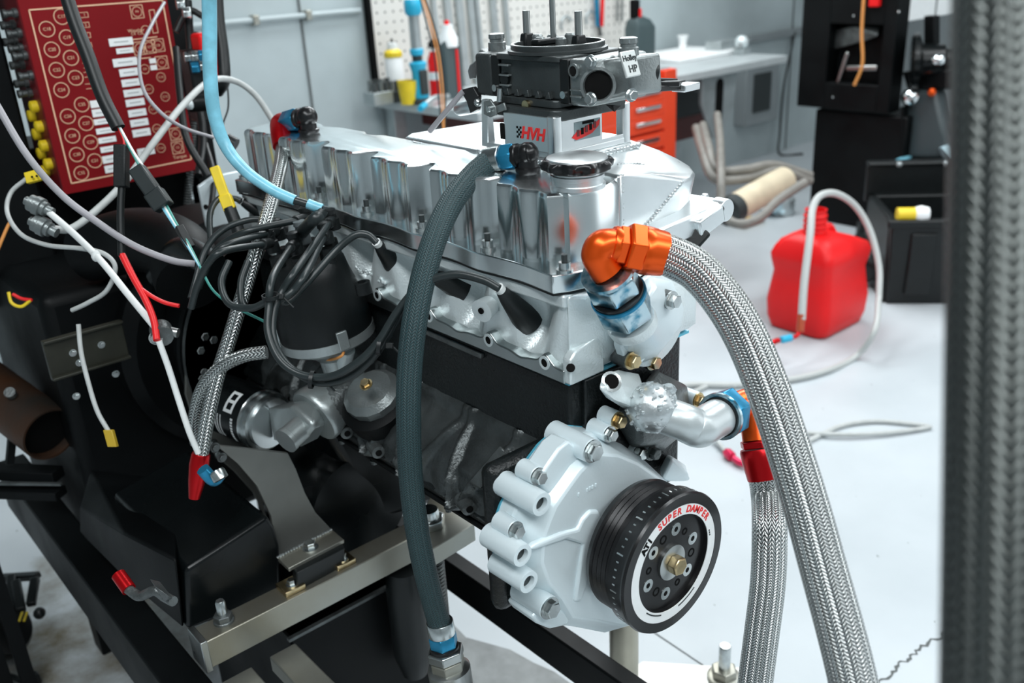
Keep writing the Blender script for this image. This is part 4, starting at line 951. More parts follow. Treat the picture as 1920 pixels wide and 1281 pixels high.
# coil lead in its pale blue sleeve
cw = thing('coil_lead', 'coil lead in a pale blue sleeve sweeping down to the distributor', 'wire', TT[6])
cp = [D(392, -30, 1.02), D(393, 60, 1.04), D(394, 140, 1.05), D(402, 215, 1.06), D(424, 275, 1.07), D(462, 322, 1.07), D(512, 357, 1.07), D(553, 376, 1.07)]
MB().tube(cp, [.0082, .0082, .0080, .0078, .0072, .0068, .0065, .0062], 20, res=10).build('blue_sleeve', M_bluetube, cw)
MB().tube([D(550, 375, 1.07), D(580, 384, 1.07), D(604, 393, 1.07)], .0045, 14).build('lead', M_wire, cw)
MB().tube([D(577, 382, 1.07), D(592, 388, 1.07), D(604, 392, 1.07)], .0060, 16).build('blue_sleeve_end', M_bluetube, cw)
cbo = D(566, 436, TD)
MB().tube([D(606, 393, 1.07), D(600, 402, 1.07), D(585, 415, 1.07), cbo], [.0065, .0072, .0072, .0080], 16).build('grey_boot', M_wire, cw)
MB().lathe([(.0092, -.016), (.0092, .004), (.0070, .005), (.0070, .009), (.0082, .0095), (.0075, .015)], cbo, dd, 18).build('terminal_boot', mat('smoke_grey_boot', (.12, .14, .145), 0, .4), cw)

# ================================================================== loose cables on the left
def cable(name, label, path, r, m, cat='cable', n=10, group=None):
    t = thing(name, label, cat, D(*path[-1]), group)
    MB().tube([D(*p) for p in path], r, n, res=8).build('cable_run', m, t)
    return t
hc_ = cable('wiring_harness', 'black sleeved wiring harness hanging across the red control box with two plugs', [(118, -30, 1.15), (140, 40, 1.15), (165, 105, 1.15), (192, 180, 1.15), (222, 240, 1.15)], .0085, M_rub, 'cable', 14)
for path, m in (([(222, 238, 1.15), (233, 265, 1.15), (229, 282, 1.15)], M_redw), ([(222, 238, 1.15), (242, 275, 1.15), (262, 312, 1.15)], M_greenw), ([(225, 240, 1.15), (250, 285, 1.15), (268, 312, 1.15)], M_whitew)):
    MB().tube([D(*p) for p in path], .0018, 8).build('lead', m, hc_)
c = D(228, 312, 1.15); MB().obox(c, RT*.0075, DN*.026, fw*.008).build('flat_plug', M_plast, hc_, bevel=.0015)
c1, c2 = D(252, 310, 1.15), D(305, 385, 1.15); u_ = (c2-c1).normalized(); s_ = u_.cross(fw).normalized()
MB().obox((c1+c2)/2-u_*.006, u_*.020, s_*.0095, fw*.009).obox((c1+c2)/2+u_*.022, u_*.012, s_*.0115, fw*.010).build('round_plug', M_wire, hc_, bevel=.002)
MB().obox((c1+c2)/2+s_*.008, u_*.015, s_*.002, fw*.006).build('plug_latch', M_plast, hc_, bevel=.001)
for i, m in enumerate((M_bluetube, M_whitew, M_greenw)):
    MB().tube([D(302+i*5, 385, 1.15), D(325+i*3, 420, 1.14), D(348+i*2, 455, 1.13), D(375, 500, 1.12)], .0018, 8).build('lead', m, hc_)
MB().bar(D(335, 425, 1.138), D(358, 465, 1.132), .010, .008).build('splice', M_plast, hc_, bevel=.001)
MB().tube([D(375, 500, 1.12), D(400, 545, 1.10), D(440, 575, 1.08), D(500, 605, 1.05)], .0016, 8).build('lead', M_greenw, hc_)
cable('hanging_lead', 'black cable dropping from the flat plug into the red wires', [(229, 335, 1.15), (226, 400, 1.15), (228, 480, 1.15)], .0045, M_rub)
t = cable('red_lead', 'red two-strand lead running from the black cable to the clamp on the stand', [(228, 476, 1.15), (250, 520, 1.14), (272, 560, 1.13), (288, 600, 1.12), (294, 638, 1.11)], .0042, M_redw)
MB().tube([D(262, 540, 1.135), D(285, 556, 1.13), (D(310, 568, 1.13)), D(336, 574, 1.13)], .0026, 8).build('branch', M_redw, t)
t = cable('sensor_cable', 'white sensor cable running diagonally from a threaded plug to the clamp', [(88, 395, 1.25), (140, 440, 1.23), (190, 490, 1.20), (240, 552, 1.16), (292, 615, 1.12)], .0044, M_whitew)
MB().ball(D(180, 480, 1.207), .0062, 12, sq=(1, .9, 1.3)).build('cable_joint', M_whitew, t)
def threaded(px, py, parent):
    c = D(px, py, 1.25); d_ = (D(px+26, py+12, 1.25)-c).normalized()
    MB().lathe([(.006, -.014), (.006, -.008), (.0115, -.007), (.0115, .0), (.013, .001), (.013, .010), (.010, .011), (.010, .016), (.0065, .017), (.0065, .026)], c, d_, 22).build('threaded_plug', M_carb, parent)
threaded(66, 384, t)
t = cable('sensor_cable', 'grey sensor cable arching from behind the cover to the lower threaded plug', [(515, 232, 1.65), (480, 180, 1.62), (440, 152, 1.58), (395, 152, 1.50), (345, 195, 1.42), (290, 265, 1.36), (235, 340, 1.32), (180, 395, 1.30), (135, 428, 1.28), (100, 430, 1.26)], .0052, M_greyw)
threaded(74, 422, t)
cable('sensor_cable', 'mauve grey cable sagging from the left edge behind the plug wires', [(-10, 190, 1.1), (50, 290, 1.1), (115, 365, 1.12), (180, 415, 1.13), (250, 460, 1.15), (320, 488, 1.16), (365, 495, 1.17)], .0042, M_purplew)
t = cable('thermocouple_lead', 'thin braided thermocouple lead looping from the yellow plug on the control box', [(50, 335, 1.3), (20, 362, 1.3), (14, 400, 1.29), (40, 440, 1.27), (90, 460, 1.25), (150, 466, 1.23), (195, 476, 1.22), (216, 502, 1.22), (200, 545, 1.23), (165, 568, 1.24), (135, 582, 1.25)], .0031, M_greyw)
yp = D(64, 331, 1.3)
MB().obox(yp, RT*.011-DN*.003, DN*.0075+RT*.002, fw*.004).build('yellow_plug', M_yellow, t, bevel=.001)
for k in (-4, 5): MB().cyl(D(64+k, 331-k*.2, 1.2925), D(64+k, 331-k*.2, 1.29), .0016).build('pin_hole', M_blkflat, t)
t = cable('thermocouple_lead', 'thin braided thermocouple lead dangling in front of the black stand', [(147, 608, 1.2), (152, 660, 1.2), (165, 715, 1.2), (182, 770, 1.2), (203, 808, 1.2)], .0030, M_greyw)
MB().obox(D(208, 822, 1.2), RT*.006, DN*.011+RT*.003, fw*.004).build('yellow_plug', mat('dirty_yellow', (.45, .30, .02), 0, .5), t, bevel=.001)
t = cable('sensor_cable', 'white cable dropping from the clamp to the red hose end', [(298, 640, 1.11), (316, 690, 1.12), (335, 750, 1.13), (355, 810, 1.14), (372, 850, 1.15)], .0038, M_whitew)
t = cable('wiring_loom', 'thin grey wire bowing across the face of the red control box', [(308, 5, 1.5), (285, 45, 1.42), (262, 100, 1.36), (268, 165, 1.34), (300, 210, 1.34), (345, 240, 1.36), (400, 258, 1.4)], .0026, M_purplew)
t = cable('rubber_hose', 'black rubber hose hanging down the wall behind the blue sleeve', [(406, -20, 1.6), (410, 40, 1.6), (418, 100, 1.6), (420, 150, 1.6), (408, 172, 1.62)], .0105, M_rub, 'hose', 16)
t = cable('thin_wire', 'thin black wire dangling beside the black rubber hose', [(400, 90, 1.65), (415, 110, 1.65), (425, 150, 1.65), (428, 200, 1.65), (418, 235, 1.65), (424, 262, 1.65)], .0016, M_rub, 'wire')
for i, (path, m) in enumerate((([(-5, 470, 1.4), (12, 430, 1.4), (20, 415, 1.4)], M_orangew), ([(16, 548, 1.4), (22, 568, 1.4), (40, 575, 1.4), (58, 563, 1.4)], M_yellow), ([(24, 552, 1.4), (40, 560, 1.4), (60, 563, 1.4)], M_redw))):
    cable('thin_wire', ('short orange wire at the left edge above the exhaust pipe', 'short yellow wire loop low at the left edge', 'short red wire beside the yellow loop at the left edge')[i], path, .0026, m, 'wire')
# yellow dipstick-like connector by the cover
t = thing('thermocouple_plug', 'tall yellow plug on a black stalk beside the rear of the cover', 'plug', D(448, 440, 1.24))
MB().bar(D(402, 313, 1.24), D(424, 375, 1.24), .013, .008, up=tuple(-fw)).build('yellow_body', M_yellow, t, bevel=.0015)
MB().bar(D(421, 366, 1.24), D(432, 394, 1.24), .016, .012, up=tuple(-fw)).build('yellow_collar', M_yellow, t, bevel=.0015)
MB().cyl(D(430, 390, 1.24), D(450, 440, 1.24), .0085).build('black_stalk', M_rub, t)

# ================================================================== red control box
YP = 1.10
bx = lambda px, py: P(px, py, 'y', YP)
tl, bl, br, tr = bx(31, 0), bx(119, 368), bx(375, 315), bx(308, 0)
xl, xr = (tl.x+bl.x)/2, (br.x+tr.x)/2; zb_ = (bl.z+br.z)/2; zt_ = zb_+.36
cbx = thing('control_box', 'dark red engine sensor box with tan printed circles and white labels', 'control box', ((xl+xr)/2, YP+.06, zb_))
MB().box((xl, YP, zb_), (xr, YP+.12, zt_)).build('enclosure', M_redside, cbx, bevel=.003)
MB().box((xl+.001, YP-.003, zb_+.001), (xr-.001, YP, zt_)).build('front_panel', M_redbox, cbx)
def zp(x, y): return bx(x/3.2022, y/3.2022)     # measured on an enlargement of the panel
yf_ = YP-.0034
def line(p, q, w=.0016):
    p, q = V(p), V(q); p.y = q.y = yf_
    MB().bar(p, q, w, .0006, up=(0, -1, 0)).build('printed_line', M_tan, cbx)
fr = [(zp(170, 60), zp(425, 1100)), (zp(425, 1100), zp(1145, 955)), (zp(1145, 955), zp(970, 0)), (zp(170, 60), zp(970, 0))]
for p, q in fr: line(p, q, .0022)
def circ(x, y, r, s, sq=False, ts=.0072):
    c = zp(x, y); c.y = yf_
    MB().ring(c, (0, -1, 0), r*.90, r, .0005, 28).build('printed_circle', M_tan, cbx)
    if s: text(s, ts, c+V((0, -.0004, 0)), (1, 0, 0), (0, 0, 1), M_tan, cbx, 'port_lettering', ext=.0001)
    if sq:
        h = r*1.25; b = MB()
        for a, d_ in ((V((-h, 0, -h)), V((h, 0, -h))), (V((h, 0, -h)), V((h, 0, h))), (V((h, 0, h)), V((-h, 0, h))), (V((-h, 0, h)), V((-h, 0, -h)))): b.bar(c+a, c+d_, .0011, .0005, up=(0, -1, 0))
        b.build('printed_square', M_tan, cbx)
for x, y, s in ((365, 100, 'C17'), (278, 175, 'C18'), (398, 225, 'C19'), (308, 298, 'C20'), (422, 347, 'C21'), (337, 420, 'C22'), (450, 467, 'C23'), (365, 540, 'C24'), (487, 627, 'C25'), (403, 698, 'C26'), (513, 740, 'C27'), (430, 815, 'C28'), (540, 853, 'C29'), (457, 927, 'C30'), (565, 964, 'C31'), (484, 1038, 'C32')):
    circ(x, y, .0126, s)
for x, y, s in ((870, 182, ''), (865, 415, 'C9'), (962, 463, 'C10'), (890, 535, 'C11'), (987, 580, 'C12'), (915, 655, 'C13'), (1007, 695, 'C14'), (938, 772, 'C15'), (962, 888, 'C16')): circ(x, y, .0082, s, ts=.0055)
for x, y, s in ((818, 70, 'P4'), (835, 290, 'C6'), (892, 282, 'C7'), (945, 272, 'C8'), (967, 375, 'C3'), (1050, 803, 'C1'), (1062, 885, 'C2')): circ(x, y, .0085, s, True, ts=.0055)
line(zp(770, 240), zp(940, 220)); line(zp(785, 302), zp(800, 298)); line(zp(800, 355), zp(900, 345))
for y in (90, 150, 212, 272, 330, 390, 445, 515):
    c = zp(495+(y-90)*.12, y); c.y = yf_; b = MB()
    for a, d_ in ((V((-.010, 0, -.004)), V((.008, 0, -.004))), (V((.008, 0, -.004)), V((.008, 0, .004))), (V((.008, 0, .004)), V((-.010, 0, .004)))): b.bar(c+a, c+d_, .0008, .0005, up=(0, -1, 0))
    b.build('printed_bracket', M_tan, cbx); text(str(1+(90, 150, 212, 272, 330, 390, 445, 515).index(y)), .006, c+V((.002, -.0004, 0)), (1, 0, 0), (0, 0, 1), M_tan, cbx, 'port_lettering', ext=.0001)
text('Torque', .0085, zp(1075, 940)+V((0, -.004, 0)), (1, 0, 0), (0, 0, 1), M_tan, cbx, 'port_lettering', ext=.0001)
text('Weather', .0080, zp(812, 183)+V((0, -.004, 0)), (1, 0, 0), (0, 0, 1), M_tan, cbx, 'port_lettering', ext=.0001)
text('C4  C5', .0065, zp(815, 202)+V((0, -.004, 0)), (1, 0, 0), (0, 0, 1), M_tan, cbx, 'port_lettering', ext=.0001)
b = MB()
for p, q in ((zp(890, 62), zp(920, 58)), (zp(920, 58), zp(945, 195)), (zp(945, 195), zp(915, 200)), (zp(915, 200), zp(890, 62))):
    p.y = q.y = yf_; b.bar(p, q, .0011, .0005, up=(0, -1, 0))
b.build('printed_slot', M_tan, cbx)
for x, y, w, h in ((722, 250, 105, 40), (745, 303, 75, 28), (747, 372, 108, 42), (770, 433, 85, 40), (783, 495, 85, 38), (795, 556, 85, 38), (807, 614, 85, 38), (820, 676, 82, 38), (832, 735, 82, 38), (845, 795, 82, 40), (873, 908, 80, 40), (580, 622, 60, 38), (598, 675, 70, 40), (615, 727, 80, 30), (628, 783, 80, 30), (640, 838, 78, 30), (652, 893, 78, 30), (665, 952, 80, 40), (672, 1010, 70, 40), (912, 365, 30, 26), (918, 405, 30, 26)):
    c = zp(x, y); hw = w*.000195; hh = h*.00016
    o = MB().box((c.x-hw, YP-.0042, c.z-hh), (c.x+hw, YP-.003, c.z+hh)).build('white_label', M_white, cbx)
    if w > 60: MB().box((c.x-hw*.6, YP-.0045, c.z-hh*.15), (c.x+hw*.6, YP-.0042, c.z+hh*.15)).build('label_writing', mat('faded_ink', (.45, .47, .48), 0, .6), cbx)
# sockets on the box's left flank
for i, (x, y) in enumerate(((208, 640), (193, 695), (238, 760), (222, 805), (265, 875), (250, 920), (293, 985), (275, 1025))):
    c = P(x/3.2022, y/3.2022, 'x', xl-.004); MB().lathe([(.010, 0), (.010, .010), (.006, .012)], (xl, c.y, c.z), (-1, 0, 0), 14).build('yellow_socket', M_yellow, cbx)
for (x, y) in ((70, 80), (60, 150), (95, 200), (75, 250), (105, 290), (130, 335), (115, 390), (165, 455), (140, 500), (160, 560)):
    c = P(x/3.2022, y/3.2022, 'x', xl-.008); MB().lathe([(.008, 0), (.008, .006), (.0055, .007), (.0055, .016), (.007, .017), (.007, .022)], (xl, c.y, c.z), (-1, 0, 0), 14).build('coaxial_socket', M_ironlt, cbx)

# ================================================================== dynamometer behind the engine
dy = thing('dynamometer', 'black dynamometer absorber housing behind the engine', 'dynamometer', (-.05, 1.2, .3))
MB().box((-.27, .90, .30), (.30, 1.36, .80)).build('absorber_housing', M_black, dy, bevel=.02, seg=3)
MB().lathe([(.19, 0), (.21, .02), (.21, .16)], (.03, .85, .66), (0, 1, 0), 48).build('coupling_guard', M_black, dy)
MB().box((-.30, 1.14, .78), (-.17, 1.40, 1.42)).build('instrument_column', M_black, dy, bevel=.006)
MB().box((-.30, 1.235, .70), (.13, 1.40, .975)).build('rear_frame', M_black, dy, bevel=.004)
MB().box((-.52, 1.42, .66), (-.18, 1.62, 1.45)).build('cabinet', M_black, dy, bevel=.006)
MB().tube([D(170, 470, 1.5), D(260, 450, 1.45), D(330, 470, 1.38), D(360, 530, 1.33)], .05, 24).build('air_duct', M_black, dy)
MB().tube([D(300, 520, 1.35), D(340, 470, 1.3), D(400, 500, 1.25)], .02, 16).build('shroud_edge', M_blackgl, dy)
ob = D(165, 660, 1.34)
MB().box((ob.x-.055, ob.y, ob.z-.028), (ob.x+.055, ob.y+.01, ob.z+.032)).build('olive_bracket', M_olive, dy, bevel=.001)
for z_ in (-.026, .03): MB().box((ob.x-.055, ob.y-.008, ob.z+z_), (ob.x+.055, ob.y, ob.z+z_+.004)).build('bracket_lip', M_olive, dy, bevel=.001)
for dx, dz in ((-.02, .005), (.02, .005), (-.015, -.012), (.03, -.045), (-.03, -.06)): MB().bolt((ob.x+dx, ob.y, ob.z+dz), (0, -1, 0), .004, .005).build('bracket_bolt', M_zinc, dy)
cl_ = D(303, 624, 1.13)
t = thing('hose_clamp', 'shiny ring clamp where the white and red cables meet', 'clamp', cl_)
MB().lathe([(.0125, -.012), (.0135, -.010), (.0135, .010), (.0125, .012)], cl_, (.3, 1, .1), 24).build('clamp_ring', M_ironlt, t)
MB().bolt(D(292, 634, 1.12), (-.3, -.8, .3), .006, .008).build('clamp_screw', M_zinc, t)
MB().cyl(D(310, 620, 1.13), D(334, 625, 1.13), .006).build('clamp_stud', M_steel, t)
# post with pipe fittings right of the control box
ps_ = thing('fitting_post', 'black post with pipe fittings and a spiral conduit right of the control box', 'post', (.16, 1.12, .78))
px0 = P(345, 200, 'y', 1.20).x
MB().box((px0-.012, 1.17, .62), (px0+.035, 1.21, 1.42)).build('post', M_black, ps_, bevel=.003)
sp0, sp1 = P(372, 60, 'y', 1.16), P(350, 410, 'y', 1.12); b = MB()
for i in range(70):
    t_ = i/69; c = sp0.lerp(sp1, t_); b.lathe([(.006, 0), (.0082, .0015), (.0082, .003), (.006, .0045)], c, sp1-sp0, 10)
b.build('spiral_conduit', M_ironlt, ps_, kind='stuff')
rb = D(392, 112, 1.62)
MB().box((rb.x-.02, rb.y-.02, rb.z-.035), (rb.x+.02, rb.y+.02, rb.z+.045)).build('red_valve_body', M_canred, ps_, bevel=.006)
MB().box((rb.x-.045, rb.y-.02, rb.z-.10), (rb.x-.02, rb.y+.02, rb.z+.02)).build('valve_stem_block', M_plast, ps_, bevel=.004)
for px, py, m in ((345, 108, M_zinc), (358, 107, M_zinc), (372, 105, M_blue), (358, 128, M_blue), (374, 125, M_zinc), (330, 8, M_zinc), (342, 25, M_zinc)):
    MB().hexn(D(px, py, 1.58), (1, -.3, 0), .010, .014).build('pipe_fitting', m, ps_, bevel=.001)
MB().cyl(D(356, 195, 1.55), D(390, 192, 1.55), .014).build('black_knob', M_plast, ps_); MB().ball(D(355, 196, 1.54), .009, 12).build('knob_cap', M_cast, ps_)
MB().cyl(D(425, 262, 1.5), D(442, 272, 1.5), .011).build('black_plug', M_plast, ps_)
MB().tube([D(330, 60, 1.6), D(345, 30, 1.6), D(360, 20, 1.6), D(380, 30, 1.6)], .006, 10).tube([D(352, 0, 1.6), D(360, 120, 1.62), D(380, 250, 1.6), D(372, 330, 1.55)], .007, 10).tube([D(385, 270, 1.6), D(400, 330, 1.55), D(395, 400, 1.5)], .005, 10).tube([D(330, 90, 1.55), D(338, 180, 1.52), D(350, 260, 1.5), D(390, 330, 1.5)], .006, 10).build('black_tubing', M_rub, ps_)
# grey gusset plate behind the cover's rear
t = tag(MB().prism([(P(x, y, 'y', .86).x, P(x, y, 'y', .86).z) for x, y in [(372, 350), (400, 330), (462, 318), (470, 440), (395, 460)]], 'y', .86, .868).build('gusset_plate', M_castlt, None, bevel=.002), 'grey gusset plate standing behind the rear end of the engine', 'plate')
MB().cyl(P(386, 388, 'y', .8598), P(386, 388, 'y', .858), .004).build('gusset_hole', M_blkflat, t)

# exhaust pipe and its support
ex0, ex1 = D(95, 815, 1.55), D(-70, 690, 1.70)
xp = thing('exhaust_pipe', 'heat stained exhaust pipe with an open end at the left edge', 'pipe', ex0)
xd_ = (ex1-ex0).normalized()
MB().lathe([(.043, .02), (.043, 0), (.0465, 0), (.0465, .35)], ex0, xd_, 40).build('pipe', M_rust, xp)
MB().cyl(ex0+xd_*.0185, ex0+xd_*.0195, .0428).build('pipe_bore', M_blkflat, xp)  # black disc standing in for the shade inside the pipe
MB().lathe([(.009, -.004), (.009, .006), (.006, .006)], D(20, 738, 1.55), (-.3, -.6, .7), 16).build('sensor_bung', M_ironlt, xp)
t = thing('pipe_stand', 'dark steel bars under the exhaust pipe end', 'stand', (P(50, 900, 'y', 1.3).x, 1.3, 0))
MB().bar(D(-120, 878, 1.66), D(110, 890, 1.6), .03, .02).build('upper_bar', M_black, t, bevel=.002); MB().bar(D(-120, 916, 1.64), D(115, 925, 1.58), .03, .016).build('lower_bar', M_black, t, bevel=.002)
MB().bar(D(-60, 906, 1.60), D(115, 908, 1.565), .006, .004).build('bar_edge', M_ironlt, t)
MB().bar(D(18, 870, 1.6), D(28, 760, 1.6), .012, .012, up=(0, 1, 0)).build('hanger', M_black, t)
for px in (-110, -60): 
    p = D(px, 925, 1.6); MB().box((p.x-.012, p.y-.012, 0), (p.x+.012, p.y+.012, p.z)).build('stand_leg', M_black, t)

# ================================================================== engine stand frame
st = thing('engine_stand', 'black and bare steel engine stand frame under the engine', 'stand', (.0, .4, 0))
MB().box((-.345, -.6, .30), (-.293, 1.25, .40)).build('side_rail', M_black, st, bevel=.003)
MB().box((.114, -.6, .30), (.142, 1.25, .36)).build('side_rail', M_black, st, bevel=.003)
for x, y in ((-.26, 1.1), (-.30, -.45), (.128, 1.1), (.128, -.45)): MB().box((x-.025, y-.025, 0), (x+.025, y+.025, .30)).build('stand_leg', M_black, st, bevel=.003)
bm_ = MB().box((-.300, .372, .428), (.075, .410, .470)).build('cross_beam', M_steelw, st, bevel=.0015)
MB().box((-.301, .370, .425), (-.292, .412, .473)).build('beam_end_plate', M_steel, bm_, bevel=.001)
pdz = .53
pd = [P(x, y, 'z', pdz) for x, y in [(772, 998), (808, 928), (890, 982), (802, 1035)]]
MB().prism([(p.x, p.y) for p in pd], 'z', pdz-.028, pdz).build('mount_pad', M_steelw, st, bevel=.0015)
mc = P(806, 985, 'z', pdz)
MB().hexn(mc, (0, 0, 1), .0225, .014, ref=(.5, .5, 0)).build('mount_nut', M_zinc, st, bevel=.001)
MB().lathe([(.0145, 0), (.0145, .006), (.013, .012), (.0005, .0125)], mc+V((0, 0, .014)), (0, 0, 1), 24).build('mount_stud', M_zinc, st)
mt = mc-V((0, 0, .028))
b = MB()
for i in range(26): b.lathe([(.0135, 0), (.0155, .002), (.0135, .004)], mt-V((0, 0, .004+i*.006)), (0, 0, -1), 16)
b.build('threaded_rod', M_ironlt, st, smooth=20)
MB().lathe([(.026, 0), (.030, .04), (.030, .16), (.02, .20)], P(757, 1075, 'z', .40)+V((0, 0, .01)), (0, 0, -1), 24).build('rubber_mount', M_rub, st)
# studs and mount blocks on the beam
c = P(420, 1165, 'z', .470)
MB().lathe([(.0135, 0), (.0135, .003), (.0125, .004)], c, (0, 0, 1), 24).build('stud_washer', M_ironlt, bm_); MB().hexn(c+V((0, 0, .003)), (0, 0, 1), .0125, .009).build('stud_nut', M_ironlt, bm_, bevel=.0006); MB().lathe([(.0065, 0), (.0065, .019), (.005, .021)], c+V((0, 0, .012)), (0, 0, 1), 20).build('stud', M_zinc, bm_)
for (px, py) in ((545, 1098), (640, 1050)):
    c = P(px, py, 'z', .475); MB().box((c.x-.015, c.y-.015, .470), (c.x+.015, c.y+.015, .478)).build('brass_shim', M_gold, bm_, bevel=.001); MB().bolt((c.x, c.y-.004, .478), (0, 0, 1), .006, .009).build('shim_bolt', M_zinc, bm_)
mb_ = MB().hull([P(548, 1085, 'z', .47)+V((0, .0, 0)), P(640, 1038, 'z', .47), P(648, 1060, 'z', .47), P(556, 1110, 'z', .47), P(548, 1060, 'z', .50), P(638, 1012, 'z', .50), P(646, 1028, 'z', .50), P(556, 1075, 'z', .50)]).build('mount_block', M_rub, st, bevel=.002)
# foot of the engine plate
fp = [P(x, y, 'z', .505) for x, y in [(520, 1046), (624, 994), (645, 1012), (541, 1066)]]
MB().prism([(p.x, p.y) for p in fp], 'z', .499, .505).build('plate_foot', M_steelw, st, bevel=.001)
MB().bolt(P(582, 1028, 'z', .505), (0, 0, 1), .0085, .010).build('foot_bolt', M_zinc, st)
weld([P(521, 1045, 'z', .506), P(620, 994, 'z', .506)], .0022, 'foot_weld', st)
# grey plate that carries the foot
gp = MB().loft([[P(x, y, 'y', .46) for x, y in [(405, 835), (448, 872), (482, 912), (508, 968), (520, 1046), (624, 996), (592, 962), (572, 925), (555, 880), (540, 850)]],
                [P(x, y, 'y', .46)+V((0, .006, 0)) for x, y in [(405, 835), (448, 872), (482, 912), (508, 968), (520, 1046), (624, 996), (592, 962), (572, 925), (555, 880), (540, 850)]]]).build('support_plate', mat('grey_plate_steel', (.22, .225, .21), .6, .45), st, bevel=.0008)
for px, py in ((399, 833), (412, 852)): MB().bolt(P(px+4, py+6, 'y', .46), (0, -1, 0), .005, .005).build('plate_bolt', M_ironlt, st)
# black gloss guard box
gb = MB().prism([(P(x, y, 'y', .44).x, P(x, y, 'y', .44).z) for x, y in [(345, 1065), (350, 1180), (525, 1110), (522, 1020), (512, 985), (498, 965)]], 'y', .435, .70).build('guard_box', M_blackgl, st, bevel=.006, seg=3)
MB().hull([P(232, 1000, 'y', .55), P(330, 1050, 'y', .44), P(345, 1180, 'y', .44), P(240, 1090, 'y', .58), P(150, 950, 'y', .80), P(170, 880, 'y', .9), P(330, 900, 'y', .72), P(150, 1000, 'y', .80)]).build('guard_side', M_black, st, bevel=.004)
MB().tube([D(380, 880, 1.10), D(400, 900, 1.11), D(412, 890, 1.11)], .008, 12).build('clear_tube', M_blue, st)
MB().lathe([(.008, 0), (.0095, .003), (.0095, .012), (.007, .013)], D(405, 882, 1.1), D(418, 905, 1.1)-D(405, 882, 1.1), 18).build('blue_coupling', M_zinc, st)
# release handle on the side rail
t = st
MB().tube([D(222, 1078, 1.03), D(242, 1106, 1.02)], .0078, 16).build('red_grip', M_red, t)
MB().tube([D(240, 1105, 1.02), D(262, 1118, 1.01), D(290, 1108, 1.0), D(310, 1120, 1.0), D(325, 1128, .99)], .0055, 10).build('lever_arm', M_ironlt, t)
MB().hull([D(280, 1085, 1.0), D(300, 1090, 1.0), D(325, 1122, .99), D(310, 1130, .99), D(290, 1100, .97), D(318, 1120, .97)]).build('latch_block', M_ironlt, t, bevel=.002)
# lighter lower rails and drip tray
for (xa, xb_, zz) in ((P(385, 1245, 'z', .40).x, P(440, 1215, 'z', .40).x, .40), (P(480, 1205, 'z', .40).x, P(528, 1180, 'z', .40).x, .40)):
    MB().box((xa, -.3, zz-.025), (xb_, .372, zz)).build('lower_rail', M_steelw, st, bevel=.002)
dt = thing('drip_tray', 'black steel drip tank on the floor under the engine', 'tray', P(600, 1230, 'z', .2))
tp_ = [P(x, y, 'z', .25) for x, y in [(525, 1222), (690, 1202), (560, 1290), (400, 1310)]]
p0, p1 = P(500, 1240, 'z', .22), P(685, 1190, 'z', .22)
bt = MB(); xa, xb_, ya, yb_ = -.16, .10, .43, .78
bt.box((xa, ya, .02), (xb_, yb_, .03)).box((xa, ya, .02), (xa+.004, yb_, .36)).box((xb_-.004, ya, .02), (xb_, yb_, .36)).box((xa, ya, .02), (xb_, ya+.004, .36)).box((xa, yb_-.004, .02), (xb_, yb_, .36))
bt.build('tray_shell', M_black, dt, bevel=.001)
MB().box((xa-.003, ya-.003, .357), (xb_+.003, ya+.004, .362)).build('tray_lip', M_ironlt, dt)
# vertical steel post under the damper with foot plate and anchor
po = P(1170, 1230, 'z', .28)
pt = thing('support_post', 'steel tube post on a pale foot plate under the damper', 'post', (po.x, po.y, 0))
MB().cyl((po.x, po.y, .006), (po.x, po.y, .50), .0215, n=32).build('post_tube', mat('tan_steel_tube', (.46, .43, .35), .9, .32, var=.3, nscale=8), pt)
MB().lathe([(.022, 0), (.026, .003), (.022, .010)], (po.x, po.y, .006), (0, 0, 1), 32).build('weld_collar', M_weld, pt)
fpp = [P(x, y, 'z', .01) for x, y in [(1205, 1240), (1395, 1252), (1400, 1330), (1180, 1330), (1130, 1290)]]
MB().prism([(p.x, p.y) for p in fpp], 'z', .001, .010).build('foot_plate', mat('pale_foot_plate', (.70, .70, .66), .3, .4, var=.1), pt, bevel=.001)
an = P(1357, 1272, 'z', .010)
MB().lathe([(.030, 0), (.030, .006), (.026, .008)], an, (0, 0, 1), 28).build('anchor_washer', M_steelw, pt); MB().hexn(an+V((0, 0, .006)), (0, 0, 1), .024, .018).build('anchor_nut', M_steelw, pt, bevel=.001); MB().lathe([(.011, 0), (.011, .05), (.009, .053)], an+V((0, 0, .022)), (0, 0, 1), 20).build('anchor_stud', M_zinc, pt)

# things on the floor at the lower left
lt = thing('work_light', 'black folding work light with yellow stripe lying on the floor at the left edge', 'lamp', P(30, 1190, 'z', 0))
w0 = P(38, 1195, 'z', .03)
MB().lathe([(.010, -.03), (.05, -.03), (.055, -.02), (.055, .02), (.048, .03), (.01, .03)], w0+V((-.03, 0, .03)), (.4, -.8, .5), 24).build('lamp_body', M_plast, lt)
for i, (a_, b_) in enumerate((((20, 1140), (22, 1080)), ((58, 1135), (66, 1085)), ((-10, 1085), (72, 1080)), ((40, 1145), (30, 1090)))): MB().bar(P(*a_, 'z', .10), P(*b_, 'z', .12), .018, .014).build('folding_arm', M_plast, lt, bevel=.003)
for k in (0, 9): MB().bar(P(36+k, 1165, 'z', .105), P(42+k, 1148, 'z', .108), .004, .003).build('yellow_stripe', M_yellow, lt)
MB().ball(P(74, 1150, 'z', .09), .012, 12).build('lamp_knob', M_plast, lt)
t = thing('power_cord', 'black cord with a plug end in the lower left corner', 'cord', P(60, 1275, 'z', .01))
